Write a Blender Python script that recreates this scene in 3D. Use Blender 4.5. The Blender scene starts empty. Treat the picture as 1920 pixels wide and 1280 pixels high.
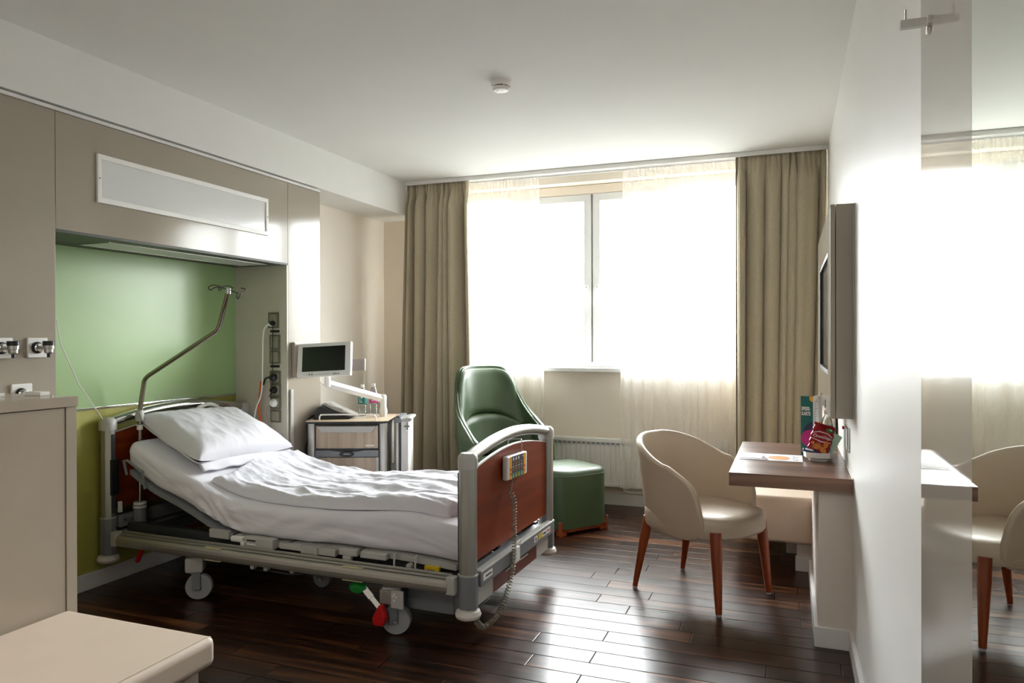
import bpy, bmesh, math, random
import numpy as np
from mathutils import Vector, Matrix, Euler, noise
random.seed(7)
SC = bpy.context.scene
COL = SC.collection
PI = math.pi
R = math.radians

# ---------------------------------------------------------------- camera
cam_d = bpy.data.cameras.new('camera'); cam = bpy.data.objects.new('camera', cam_d); COL.objects.link(cam)
cam_d.sensor_width = 36; cam_d.lens = 25.63; cam_d.clip_start = 0.02; cam_d.clip_end = 200
fw = Vector((-0.35576, 0.93457, -0.00293)); rt = Vector((0.93458, 0.35576, -0.00235)); up = Vector((0.00116, 0.00357, 0.99999))
m = Matrix((rt, up, -fw)).transposed().to_4x4(); m.translation = (0, 0, 1.35)
cam.matrix_world = m
SC.camera = cam

# ---------------------------------------------------------------- render look
SC.view_settings.view_transform = 'Standard'; SC.view_settings.look = 'None'
SC.view_settings.gamma = 1.0; SC.view_settings.exposure = 0.7; SC.view_settings.use_curve_mapping = False
SC.cycles.use_denoising = True
SC.cycles.max_bounces = 14; SC.cycles.diffuse_bounces = 8; SC.cycles.glossy_bounces = 6
SC.cycles.transmission_bounces = 8; SC.cycles.transparent_max_bounces = 16
SC.cycles.caustics_reflective = False; SC.cycles.caustics_refractive = False
SC.cycles.sample_clamp_indirect = 25.0

# ---------------------------------------------------------------- overcast daylight outside
SKY = 34.0
ASSUMED_LAMP = 30.0   # glow of the assumed opal ceiling lamp of the entrance, out of view
wd = bpy.data.worlds.new('overcast_sky'); SC.world = wd; wd.use_nodes = True
nt = wd.node_tree; nt.nodes.clear()
wo = nt.nodes.new('ShaderNodeOutputWorld'); bg = nt.nodes.new('ShaderNodeBackground')
tc = nt.nodes.new('ShaderNodeTexCoord'); sx = nt.nodes.new('ShaderNodeSeparateXYZ')
rp = nt.nodes.new('ShaderNodeValToRGB'); mr = nt.nodes.new('ShaderNodeMapRange')
nt.links.new(tc.outputs['Generated'], sx.inputs[0]); nt.links.new(sx.outputs['Z'], mr.inputs['Value'])
mr.inputs['From Min'].default_value = -1; mr.inputs['From Max'].default_value = 1
nt.links.new(mr.outputs[0], rp.inputs[0])
rp.color_ramp.elements[0].position = 0.47; rp.color_ramp.elements[0].color = (0.055, 0.055, 0.055, 1)
rp.color_ramp.elements[1].position = 0.62; rp.color_ramp.elements[1].color = (0.965, 0.975, 1.0, 1)
nt.links.new(rp.outputs[0], bg.inputs['Color']); bg.inputs['Strength'].default_value = SKY
nt.links.new(bg.outputs[0], wo.inputs[0])
pd = bpy.data.lights.new('window_portal', 'AREA'); pd.shape = 'RECTANGLE'; pd.size = 2.66; pd.size_y = 1.6
pd.cycles.is_portal = True
po = bpy.data.objects.new('window_portal', pd); COL.objects.link(po)
po.location = (-1.46, 6.12, 1.88); po.rotation_euler = (R(-90), 0, 0)

# ---------------------------------------------------------------- materials
def lin(h):
    h = h.lstrip('#'); o = []
    for i in (0, 2, 4):
        c = int(h[i:i+2], 16) / 255
        o.append(c / 12.92 if c <= .04045 else ((c + .055) / 1.055) ** 2.4)
    return (*o, 1)
MATS = {}
def mat(name, col, rough=.5, metal=0., spec=.5, coat=0., coat_rough=.05, var=.06, scale=6., bump=0., bscale=200., stretch=(1, 1, 1), sheen=0.):
    if name in MATS: return MATS[name]
    M = bpy.data.materials.new(name); M.use_nodes = True
    n = M.node_tree; b = n.nodes['Principled BSDF']
    c = lin(col)
    b.inputs['Roughness'].default_value = rough; b.inputs['Metallic'].default_value = metal
    b.inputs['Specular IOR Level'].default_value = spec
    b.inputs['Coat Weight'].default_value = coat; b.inputs['Coat Roughness'].default_value = coat_rough
    b.inputs['Sheen Weight'].default_value = sheen
    t = n.nodes.new('ShaderNodeTexCoord'); mp = n.nodes.new('ShaderNodeMapping')
    mp.inputs['Scale'].default_value = stretch
    n.links.new(t.outputs['Object'], mp.inputs[0])
    if var > 0:
        nz = n.nodes.new('ShaderNodeTexNoise'); nz.inputs['Scale'].default_value = scale; nz.inputs['Detail'].default_value = 4
        n.links.new(mp.outputs[0], nz.inputs['Vector'])
        r = n.nodes.new('ShaderNodeValToRGB')
        r.color_ramp.elements[0].position = .3; r.color_ramp.elements[1].position = .7
        r.color_ramp.elements[0].color = (*[x * (1 - var) for x in c[:3]], 1)
        r.color_ramp.elements[1].color = (*[min(1, x * (1 + var)) for x in c[:3]], 1)
        n.links.new(nz.outputs[0], r.inputs[0]); n.links.new(r.outputs[0], b.inputs['Base Color'])
    else:
        b.inputs['Base Color'].default_value = c
    if bump > 0:
        n2 = n.nodes.new('ShaderNodeTexNoise'); n2.inputs['Scale'].default_value = bscale
        n.links.new(mp.outputs[0], n2.inputs['Vector'])
        bp = n.nodes.new('ShaderNodeBump'); bp.inputs['Strength'].default_value = bump; bp.inputs['Distance'].default_value = .002
        n.links.new(n2.outputs[0], bp.inputs['Height']); n.links.new(bp.outputs[0], b.inputs['Normal'])
    MATS[name] = M
    return M
def wood(name, c0, c1, c2, rough=.35, axis='X', scale=14., coat=.0, spec=.5):
    """stretched-noise wood grain running along one axis"""
    M = bpy.data.materials.new(name); M.use_nodes = True; n = M.node_tree; b = n.nodes['Principled BSDF']
    t = n.nodes.new('ShaderNodeTexCoord'); mp = n.nodes.new('ShaderNodeMapping')
    s = {'X': (.06, 1, 1), 'Y': (1, .06, 1), 'Z': (1, 1, .06)}[axis]
    mp.inputs['Scale'].default_value = s
    nz = n.nodes.new('ShaderNodeTexNoise'); nz.inputs['Scale'].default_value = scale; nz.inputs['Detail'].default_value = 7; nz.inputs['Distortion'].default_value = .6
    r = n.nodes.new('ShaderNodeValToRGB'); e = r.color_ramp.elements
    e[0].position = .3; e[0].color = lin(c0); e[1].position = .72; e[1].color = lin(c2)
    k = e.new(.5); k.color = lin(c1)
    n.links.new(t.outputs['Object'], mp.inputs[0]); n.links.new(mp.outputs[0], nz.inputs['Vector'])
    n.links.new(nz.outputs[0], r.inputs[0]); n.links.new(r.outputs[0], b.inputs['Base Color'])
    b.inputs['Roughness'].default_value = rough; b.inputs['Coat Weight'].default_value = coat; b.inputs['Coat Roughness'].default_value = .15
    b.inputs['Specular IOR Level'].default_value = spec
    MATS[name] = M
    return M
def sheer_mat(name, col, opacity):
    M = bpy.data.materials.new(name); M.use_nodes = True; n = M.node_tree; n.nodes.clear()
    o = n.nodes.new('ShaderNodeOutputMaterial'); tr = n.nodes.new('ShaderNodeBsdfTransparent')
    df = n.nodes.new('ShaderNodeBsdfDiffuse'); tl = n.nodes.new('ShaderNodeBsdfTranslucent')
    a = n.nodes.new('ShaderNodeMixShader'); m2 = n.nodes.new('ShaderNodeMixShader')
    df.inputs[0].default_value = lin(col); tl.inputs[0].default_value = lin(col)
    nz = n.nodes.new('ShaderNodeTexNoise'); nz.inputs['Scale'].default_value = 40
    mr = n.nodes.new('ShaderNodeMapRange'); mr.inputs['To Min'].default_value = opacity - .06; mr.inputs['To Max'].default_value = opacity + .06
    n.links.new(nz.outputs[0], mr.inputs[0]); n.links.new(mr.outputs[0], m2.inputs[0])
    a.inputs[0].default_value = .5
    n.links.new(df.outputs[0], a.inputs[1]); n.links.new(tl.outputs[0], a.inputs[2])
    n.links.new(tr.outputs[0], m2.inputs[1]); n.links.new(a.outputs[0], m2.inputs[2]); n.links.new(m2.outputs[0], o.inputs[0])
    return M
def clear_mat(name, tint='#ffffff', refl=.08, rough=.02):
    M = bpy.data.materials.new(name); M.use_nodes = True; n = M.node_tree; n.nodes.clear()
    o = n.nodes.new('ShaderNodeOutputMaterial'); tr = n.nodes.new('ShaderNodeBsdfTransparent'); gl = n.nodes.new('ShaderNodeBsdfGlossy')
    tr.inputs[0].default_value = lin(tint); gl.inputs['Roughness'].default_value = rough
    lw = n.nodes.new('ShaderNodeLayerWeight'); lw.inputs['Blend'].default_value = .25
    mr = n.nodes.new('ShaderNodeMapRange'); mr.inputs['To Min'].default_value = refl * .5; mr.inputs['To Max'].default_value = min(.9, refl * 6)
    mx = n.nodes.new('ShaderNodeMixShader')
    n.links.new(lw.outputs['Fresnel'], mr.inputs[0]); n.links.new(mr.outputs[0], mx.inputs[0])
    n.links.new(tr.outputs[0], mx.inputs[1]); n.links.new(gl.outputs[0], mx.inputs[2]); n.links.new(mx.outputs[0], o.inputs[0])
    return M
def floor_mat():
    """dark walnut planks laid along x: random end joints per row, grain varied per plank, bevelled seams"""
    M = bpy.data.materials.new('dark_walnut_planks'); M.use_nodes = True; n = M.node_tree; b = n.nodes['Principled BSDF']; L = n.links
    ROW, LEN, GAP = .117, .98, .0022
    t = n.nodes.new('ShaderNodeTexCoord'); sp = n.nodes.new('ShaderNodeSeparateXYZ'); L.new(t.outputs['Object'], sp.inputs[0])
    def mth(op, a, b_=None):
        q = n.nodes.new('ShaderNodeMath'); q.operation = op
        for i, v in enumerate((a, b_)):
            if v is None: continue
            if isinstance(v, (int, float)): q.inputs[i].default_value = v
            else: L.new(v, q.inputs[i])
        return q.outputs[0]
    yr = mth('DIVIDE', mth('SUBTRACT', sp.outputs['Y'], .028), ROW); row = mth('FLOOR', yr); fy = mth('FRACT', yr)
    wn = n.nodes.new('ShaderNodeTexWhiteNoise'); wn.noise_dimensions = '1D'; L.new(row, wn.inputs['W'])
    xr = mth('ADD', mth('DIVIDE', sp.outputs['X'], LEN), mth('MULTIPLY', wn.outputs['Value'], 7.3)); col = mth('FLOOR', xr); fx = mth('FRACT', xr)
    ey = mth('MULTIPLY', mth('MINIMUM', fy, mth('SUBTRACT', 1, fy)), ROW); ex = mth('MULTIPLY', mth('MINIMUM', fx, mth('SUBTRACT', 1, fx)), LEN)
    edge = mth('MINIMUM', ex, ey)
    mr = n.nodes.new('ShaderNodeMapRange'); mr.interpolation_type = 'SMOOTHSTEP'; L.new(edge, mr.inputs['Value']); mr.inputs['From Min'].default_value = GAP * .35; mr.inputs['From Max'].default_value = GAP
    wood_ = mr.outputs[0]
    cb = n.nodes.new('ShaderNodeCombineXYZ'); L.new(mth('MULTIPLY', row, 3.17), cb.inputs[0]); L.new(mth('MULTIPLY', col, 5.31), cb.inputs[1]); L.new(mth('MULTIPLY', row, 1.7), cb.inputs[2])
    mp = n.nodes.new('ShaderNodeMapping'); mp.inputs['Scale'].default_value = (1.1, 17, 1); L.new(t.outputs['Object'], mp.inputs[0])
    ad = n.nodes.new('ShaderNodeVectorMath'); ad.operation = 'ADD'; L.new(mp.outputs[0], ad.inputs[0]); L.new(cb.outputs[0], ad.inputs[1])
    nz = n.nodes.new('ShaderNodeTexNoise'); nz.inputs['Scale'].default_value = 1.5; nz.inputs['Detail'].default_value = 7; nz.inputs['Distortion'].default_value = .7; L.new(ad.outputs[0], nz.inputs['Vector'])
    w2 = n.nodes.new('ShaderNodeTexWhiteNoise'); w2.noise_dimensions = '3D'; L.new(cb.outputs[0], w2.inputs['Vector'])
    val = mth('ADD', nz.outputs[0], mth('MULTIPLY', mth('SUBTRACT', w2.outputs['Value'], .5), .22))
    r = n.nodes.new('ShaderNodeValToRGB'); e = r.color_ramp.elements
    e[0].position = .30; e[0].color = lin('#1a0c06'); e[1].position = .82; e[1].color = lin('#7c4f2e')
    k = e.new(.55); k.color = lin('#371d0f')
    L.new(val, r.inputs[0])
    mx = n.nodes.new('ShaderNodeMixRGB'); mx.inputs[1].default_value = lin('#070403'); L.new(wood_, mx.inputs[0]); L.new(r.outputs[0], mx.inputs[2]); L.new(mx.outputs[0], b.inputs['Base Color'])
    n3 = n.nodes.new('ShaderNodeMapRange'); n3.inputs['To Min'].default_value = .24; n3.inputs['To Max'].default_value = .36; L.new(nz.outputs[0], n3.inputs[0]); L.new(n3.outputs[0], b.inputs['Roughness'])
    L.new(mth('MULTIPLY', wood_, .5), b.inputs['Specular IOR Level'])
    hb = n.nodes.new('ShaderNodeMapRange'); hb.interpolation_type = 'SMOOTHSTEP'; L.new(edge, hb.inputs['Value']); hb.inputs['From Max'].default_value = .004
    bp = n.nodes.new('ShaderNodeBump'); bp.inputs['Strength'].default_value = .8; bp.inputs['Distance'].default_value = .0015
    L.new(hb.outputs[0], bp.inputs['Height']); L.new(bp.outputs[0], b.inputs['Normal'])
    return M

M_ceil = mat('ceiling_paint', '#e9e9e6', .9, var=.01, scale=2)
M_white = mat('white_wall_paint', '#ebeae7', .42, spec=.35, var=.012, scale=3)
M_beige2 = mat('pale_beige_wall_paint', '#f1e9de', .7, var=.01, scale=4)
M_beige = mat('beige_wall_paint', '#e6dccd', .8, var=.015, scale=4)
M_soff = mat('soffit_paint', '#e8e8e5', .85, var=.01)
M_trim = mat('white_trim', '#e2e1df', .4, var=.02)
M_taupe = mat('taupe_lacquer', '#a2998b', .12, spec=.45, var=.02, scale=3)
M_taupe2 = mat('taupe_cabinet_lacquer', '#a89c8c', .16, var=.02)
M_green = mat('sage_green_laminate', '#9dbb84', .31, spec=.55, var=.04, scale=1.5)
M_olive = mat('olive_green_laminate', '#a8a44e', .40, var=.10, scale=3.5)
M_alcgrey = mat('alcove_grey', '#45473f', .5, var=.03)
M_sidegrey = mat('service_panel_grey', '#cbc5b6', .4, var=.03)
M_chrome = mat('chrome', '#c9c9c7', .14, 1., var=.02)
M_steel = mat('brushed_steel', '#b9b7b2', .28, 1., var=.05, scale=30)
M_hook = mat('satin_hook_steel', '#e2e0dd', .26, .55, var=.02)
M_alu = mat('anodised_aluminium', '#aeaca6', .38, .75, var=.03)
M_bronze = mat('warm_steel', '#9c9078', .25, 1., var=.04)
M_lgrey = mat('light_grey_plastic', '#b6b5b1', .42, var=.03)
M_mgrey = mat('mid_grey_enamel', '#7d8085', .4, var=.03)
M_dgrey = mat('dark_grey_enamel', '#3c3e42', .45, var=.04)
M_black = mat('black_plastic', '#111112', .35, var=.05)
M_rubber = mat('grey_rubber', '#9b9da1', .6, var=.05)
M_wplast = mat('white_plastic', '#e9e8e4', .35, var=.015)
M_bump = mat('bumper_white', '#d9d3cc', .5, var=.04)
M_cream = mat('cream_leather', '#cdbca7', .36, spec=.45, var=.03, scale=4, bump=.12, bscale=500)
M_cream2 = mat('cream_bench_leather', '#dac9b8', .5, spec=.4, var=.02, bump=.1, bscale=600)
M_gleath = mat('green_leather', '#3f5236', .42, spec=.5, coat=.22, coat_rough=.32, var=.05, scale=4, bump=.12, bscale=500)
M_sheet = mat('white_bed_linen', '#e0dfe7', .85, var=.02, bump=.15, bscale=900, sheen=.15)
M_duvet = mat('white_duvet_cover', '#dadae3', .85, var=.015, bump=.12, bscale=900, sheen=.15)
M_pill = mat('white_pillowcase', '#dadae0', .85, var=.015, bump=.12, bscale=900, sheen=.15)
M_cherry = wood('cherry_board', '#662507', '#7a2f0b', '#8c3a10', .45, 'Y', 9, 0, .25)
M_cherryd = wood('dark_cherry_board', '#561a0c', '#651f0e', '#762812', .35, 'Y', 9)
M_walnut = wood('walnut_desk_laminate', '#4e382d', '#6a4c3e', '#8a6957', .3, 'X', 16)
M_oak = wood('pale_oak_laminate', '#a28f7c', '#b4a08b', '#c4b29d', .42, 'Z', 22)
M_oakh = wood('pale_oak_top', '#bca890', '#cbb69c', '#d8c6ae', .4, 'X', 20)
M_leg = wood('reddish_beech', '#7c3413', '#8f4018', '#a34f22', .35, 'Z', 14, .15)
M_drape = mat('sand_curtain_fabric', '#b2a78f', .85, var=.05, scale=60, bump=.3, bscale=900, sheen=.2)
M_sheer = sheer_mat('sheer_voile', '#fbfaf6', .40)
M_glass = clear_mat('window_glass', '#fbfdfc', .05)
M_pet = clear_mat('clear_bottle_plastic', '#e9efee', .16, .06)
M_acry = clear_mat('clear_acrylic', '#f2f2fa', .12, .1)
M_mirror = mat('mirror_glass', '#dfe5e0', .01, 1., var=0)
M_lacq = mat('glossy_grey_lacquer', '#a8a39b', .035, spec=.5, var=.01)
M_floor = floor_mat()
M_diff = mat('frosted_diffuser', '#d9dad8', .12, spec=.5, var=.01)
M_screen = mat('dark_screen', '#1d1e1d', .12, var=.03)
M_orange = mat('orange_cable', '#d9601c', .45, var=.05)
M_coil = mat('coil_cable_beige', '#8f897a', .5, var=.05)
M_red = mat('signal_red', '#c0141c', .35, var=.05)
M_greenp = mat('signal_green', '#0d7a2c', .4, var=.05)
M_yell = mat('label_yellow', '#d9b91e', .5, var=.02)
M_tape = mat('cream_tape', '#c9c19c', .5, var=.03)
M_paper = mat('white_paper', '#e8e6e6', .6, var=.01)
M_teal = mat('teal_print', '#0d6a63', .45, var=.02)
M_pink = mat('magenta_print', '#c01a86', .45, var=.02)
M_navy = mat('navy_print', '#27345a', .45, var=.02)
M_oran = mat('amber_print', '#f0a418', .45, var=.02)
M_ink = mat('dark_ink', '#4a4a50', .6, var=0)
M_white_ink = mat('white_ink', '#f2f2f2', .5, var=0)
M_mint = mat('mint_paper', '#aed3c0', .6, var=.02)
M_plum = mat('plum_print', '#6d4a55', .5, var=.05)
M_foilred = mat('red_foil', '#9c1420', .22, .25, var=.06, scale=30)
M_chip = mat('golden_chip', '#cf7a1c', .5, var=.25, scale=40)

# ---------------------------------------------------------------- helpers
class MB:
    def __init__(s): s.bm = bmesh.new(); s.wn = False
    def _merge(s, b, mtx=None):
        if mtx is not None: bmesh.ops.transform(b, matrix=mtx, verts=b.verts)
        me = bpy.data.meshes.new('tmp'); b.to_mesh(me); b.free(); s.bm.from_mesh(me); bpy.data.meshes.remove(me)
    def bx(s, x0, x1, y0, y1, z0, z1, bev=0., seg=2, mtx=None):
        b = bmesh.new(); bmesh.ops.create_cube(b, size=1)
        x0, x1 = min(x0, x1), max(x0, x1); y0, y1 = min(y0, y1), max(y0, y1); z0, z1 = min(z0, z1), max(z0, z1)
        for v in b.verts: v.co = Vector((x0 + (v.co.x + .5) * (x1 - x0), y0 + (v.co.y + .5) * (y1 - y0), z0 + (v.co.z + .5) * (z1 - z0)))
        if bev > 0:
            s.wn = True; bev = min(bev, .49 * min(x1 - x0, y1 - y0, z1 - z0))
            bmesh.ops.bevel(b, geom=b.edges[:], offset=bev, segments=seg, profile=.5, affect='EDGES')
        s._merge(b, mtx); return s
    def tube(s, path, r, n=10, closed=False, sx=1., sy=1.):
        P = [Vector(p) for p in path]; N = len(P); rr = r if isinstance(r, (list, tuple)) else [r] * N
        b = s.bm; rings = []; prev = None
        for i in range(N):
            a = P[i - 1] if (i > 0 or closed) else P[i]; c = P[(i + 1) % N] if (i < N - 1 or closed) else P[i]
            t = (c - a)
            t = t.normalized() if t.length > 1e-9 else Vector((0, 0, 1))
            if prev is None:
                u = t.cross(Vector((0, 0, 1)))
                if u.length < .05: u = t.cross(Vector((0, 1, 0)))
                u.normalize()
            else:
                u = prev - t * prev.dot(t)
                if u.length < 1e-6: u = t.orthogonal()
                u.normalize()
            prev = u; w = t.cross(u)
            rings.append([b.verts.new(P[i] + (u * math.cos(2 * PI * k / n) * sx + w * math.sin(2 * PI * k / n) * sy) * rr[i]) for k in range(n)])
        for i in range(N if closed else N - 1):
            A = rings[i]; B = rings[(i + 1) % N]
            for k in range(n): b.faces.new((A[k], A[(k + 1) % n], B[(k + 1) % n], B[k]))
        if not closed:
            b.faces.new(rings[0][::-1]); b.faces.new(rings[-1])
        return s
    def lathe(s, prof, c=(0, 0, 0), n=28, axis='Z', mtx=None):
        b = bmesh.new(); rings = []
        for (r, z) in prof:
            if r < 1e-6: rings.append([b.verts.new((0, 0, z))])
            else: rings.append([b.verts.new((r * math.cos(2 * PI * k / n), r * math.sin(2 * PI * k / n), z)) for k in range(n)])
        for A, B in zip(rings, rings[1:]):
            for k in range(n):
                k2 = (k + 1) % n
                if len(A) == 1 and len(B) == 1: continue
                if len(A) == 1: b.faces.new((A[0], B[k], B[k2]))
                elif len(B) == 1: b.faces.new((A[k], A[k2], B[0]))
                else: b.faces.new((A[k], A[k2], B[k2], B[k]))
        if len(rings[0]) > 1: b.faces.new(rings[0][::-1])
        if len(rings[-1]) > 1: b.faces.new(rings[-1])
        M = Matrix.Translation(c)
        if axis == 'X': M = M @ Matrix.Rotation(PI / 2, 4, 'Y')
        if axis == 'Y': M = M @ Matrix.Rotation(-PI / 2, 4, 'X')
        if mtx is not None: M = mtx @ M
        s._merge(b, M); return s
    def prism(s, poly, a0, a1, axis='Z', bev=0., mtx=None):
        """poly: 2-D outline. axis Z -> (x,y); X -> (y,z); Y -> (x,z)"""
        b = bmesh.new()
        def P(q, a): return {'Z': (q[0], q[1], a), 'X': (a, q[0], q[1]), 'Y': (q[0], a, q[1])}[axis]
        A = [b.verts.new(P(q, a0)) for q in poly]; B = [b.verts.new(P(q, a1)) for q in poly]; n = len(poly)
        b.faces.new(A[::-1]); b.faces.new(B)
        for k in range(n): b.faces.new((A[k], A[(k + 1) % n], B[(k + 1) % n], B[k]))
        bmesh.ops.recalc_face_normals(b, faces=b.faces)
        if bev > 0: s.wn = True; bmesh.ops.bevel(b, geom=b.edges[:], offset=bev, segments=2, profile=.5, affect='EDGES')
        s._merge(b, mtx); return s
    def grid(s, f, nu, nv, wrap_u=False):
        b = s.bm
        V = [[b.verts.new(f(i / (nu if wrap_u else nu - 1), j / (nv - 1))) for i in range(nu)] for j in range(nv)]
        for j in range(nv - 1):
            for i in range(nu if wrap_u else nu - 1):
                i2 = (i + 1) % nu
                b.faces.new((V[j][i], V[j][i2], V[j + 1][i2], V[j + 1][i]))
        return V
    def quad(s, a, b_, c, d):
        s.bm.faces.new([s.bm.verts.new(p) for p in (a, b_, c, d)]); return s
    def out(s, name, m, parent=None, sharp=35, fix=True):
        if fix: bmesh.ops.recalc_face_normals(s.bm, faces=s.bm.faces)
        me = bpy.data.meshes.new(name); s.bm.to_mesh(me); s.bm.free()
        me.polygons.foreach_set('use_smooth', [True] * len(me.polygons)); me.set_sharp_from_angle(angle=R(sharp))
        me.materials.append(m)
        o = bpy.data.objects.new(name, me); COL.objects.link(o)
        if parent is not None: o.parent = parent
        if s.wn:
            md = o.modifiers.new('normals', 'WEIGHTED_NORMAL'); md.keep_sharp = True; md.weight = 80
        return o
def thing(name, label, cat, loc=(0, 0, 0), rz=0., group=None):
    o = bpy.data.objects.new(name, None); o.empty_display_size = .1; COL.objects.link(o)
    o.location = loc; o.rotation_euler = (0, 0, rz); o['label'] = label; o['category'] = cat
    if group: o['group'] = group
    return o
def tag(o, label, cat, group=None, kind=None):
    o['label'] = label; o['category'] = cat
    if group: o['group'] = group
    if kind: o['kind'] = kind
    return o
def struct(o): o['kind'] = 'structure'; return o
def sub(o, mod_levels=1):
    md = o.modifiers.new('subdivision', 'SUBSURF'); md.levels = mod_levels; md.render_levels = mod_levels; return o
def solid(o, t, off=-1.):
    md = o.modifiers.new('thickness', 'SOLIDIFY'); md.thickness = t; md.offset = off; md.use_even_offset = False; return o
def text(name, body, size, mtx, m, parent=None, ext=.0004, bold=0.):
    cu = bpy.data.curves.new(name, 'FONT'); cu.body = body; cu.size = size; cu.extrude = ext; cu.align_x = 'LEFT'; cu.offset = bold
    t = bpy.data.objects.new('tmp', cu); COL.objects.link(t); bpy.context.view_layer.update()
    me = bpy.data.meshes.new_from_object(t.evaluated_get(bpy.context.evaluated_depsgraph_get()))
    bpy.data.objects.remove(t)
    me.transform(mtx); me.materials.clear(); me.materials.append(m); me.name = name
    o = bpy.data.objects.new(name, me); COL.objects.link(o)
    if parent is not None: o.parent = parent
    return o
def copy_tree(o, parent=None):
    c = o.copy(); COL.objects.link(c); c.parent = parent
    for ch in list(o.children): copy_tree(ch, c)
    return c
def smooth_curve(xs, zs, sig=.06):
    gx = np.linspace(xs[0] - .5, xs[-1] + .5, 800)
    # linear extrapolation keeps the ends straight
    gz = np.interp(gx, xs, zs)
    gz[gx < xs[0]] = zs[0] + (gx[gx < xs[0]] - xs[0]) * (zs[1] - zs[0]) / (xs[1] - xs[0])
    gz[gx > xs[-1]] = zs[-1] + (gx[gx > xs[-1]] - xs[-1]) * (zs[-1] - zs[-2]) / (xs[-1] - xs[-2])
    k = np.exp(-.5 * ((gx - gx.mean()) / sig) ** 2); k /= k.sum()
    gz = np.convolve(np.pad(gz, 400, mode='edge'), k, 'same')[400:-400]
    return lambda x: float(np.interp(x, gx, gz))
def fbm(x, y, z=0.): return noise.fractal(Vector((x, y, z)), 1.0, 2.0, 4)
def sst(a, b, x):
    t = max(0., min(1., (x - a) / (b - a))); return t * t * (3 - 2 * t)
def arcpath(pts, n=8):
    """Catmull-Rom through points"""
    P = [Vector(p) for p in pts]; Q = [P[0]] + P + [P[-1]]; o = []
    for i in range(1, len(Q) - 2):
        for k in range(n):
            t = k / n; a, b, c, d = Q[i - 1], Q[i], Q[i + 1], Q[i + 2]
            o.append(.5 * ((2 * b) + (c - a) * t + (2 * a - 5 * b + 4 * c - d) * t * t + (3 * b - a - 3 * c + d) * t ** 3))
    o.append(P[-1]); return o

# ---------------------------------------------------------------- room shell
ZC = 2.718; XR = .256; YF = 5.858; XP = -3.13; XW = -3.49; XA = -3.56; YB = -.8
AY0, AY1, AZ = 2.37, 4.02, 1.86
struct(MB().bx(-3.9, .5, YB - .2, 6.3, -.12, 0).out('floor', M_floor))
struct(MB().bx(-3.9, .5, YB - .2, 6.3, ZC, ZC + .12).out('ceiling', M_ceil))
struct(MB().bx(XR, XR + .15, YB, YF + .3, 0, ZC).out('wall_right', M_white))
struct(MB().bx(-3.9, .4, YB - .12, YB, 0, ZC).out('wall_back', M_ceil))
# window wall with its opening
WX0, WX1, WZ0, WZ1 = -2.80, -.12, 1.115, 2.655
w = MB()
w.bx(-3.9, WX0, YF, YF + .26, 0, ZC); w.bx(WX1, XR, YF, YF + .26, 0, ZC)
w.bx(WX0, WX1, YF, YF + .26, 0, WZ0 - .035); w.bx(WX0, WX1, YF, YF + .26, WZ1, ZC)
struct(w.out('wall_window', M_beige))
struct(MB().bx(-3.9, XW, AY1 + .3, YF, 0, ZC).out('wall_left', M_beige2))
struct(MB().bx(-3.9, XP, YB, YF, 2.43, ZC).out('wall_left_soffit', M_soff))
struct(MB().bx(-3.6, XP + .006, YB, 4.378, 2.400, 2.417, .002).out('trim_1', M_trim))
# lacquered panelling around the bed alcove
pn = MB(); pn.bx(-3.9, XP, YB, AY0 - .001, 0, 2.398, .0015)
struct(pn.out('wall_left_panel', M_taupe))
struct(MB().bx(-3.6, XP, AY0 + .001, AY1 - .001, AZ, 2.398, .0015).out('wall_left_panel_top', M_taupe))
struct(MB().bx(-3.6, XP, AY1 + .001, 4.378, 0, 2.398, .0015).out('wall_left_panel_end', M_taupe))
struct(MB().bx(-3.8, XA, AY0 - .01, AY1 + .02, .98, AZ + .01).out('wall_alcove_upper', M_green))
struct(MB().bx(-3.8, XA, AY0 - .01, AY1 + .02, 0, .98).out('wall_alcove_lower', M_olive))
struct(MB().bx(XA, XA + .006, AY0, AY1, .972, .984, .002).out('trim_2', M_chrome))
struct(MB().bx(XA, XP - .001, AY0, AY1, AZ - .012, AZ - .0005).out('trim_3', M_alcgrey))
struct(MB().bx(XA, XP - .001, AY1 - .012, AY1 + .0005, .09, AZ - .012).out('trim_4', M_sidegrey))
struct(MB().bx(XA, XA + .016, AY0, AY1, 0, .09, .004).out('baseboard_left', M_trim))
struct(MB().bx(-3.49, -.0, YF - .016, YF, 0, .095, .004).out('baseboard_window', M_trim))
struct(MB().bx(XR - .018, XR, 1.55, 3.452, 0, .09, .004).out('baseboard_right', M_trim))
# low stub wall carrying the desk
st = MB(); st.bx(.118, XR, 3.47, 4.495, 0, .686); st.bx(.04, XR, 4.56, 4.66, 0, .16)
struct(st.out('wall_right_stub', mat('stub_wall_paint', '#ddd3ca', .6, var=.01)))
bs = MB(); bs.bx(.10, XR, 3.452, 3.47, 0, .09, .004); bs.bx(.10, .118, 3.46, 4.49, 0, .09, .004); bs.bx(.03, .118, 4.542, 4.56, 0, .09, .004)
struct(bs.out('baseboard_right_stub', M_trim))
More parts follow.
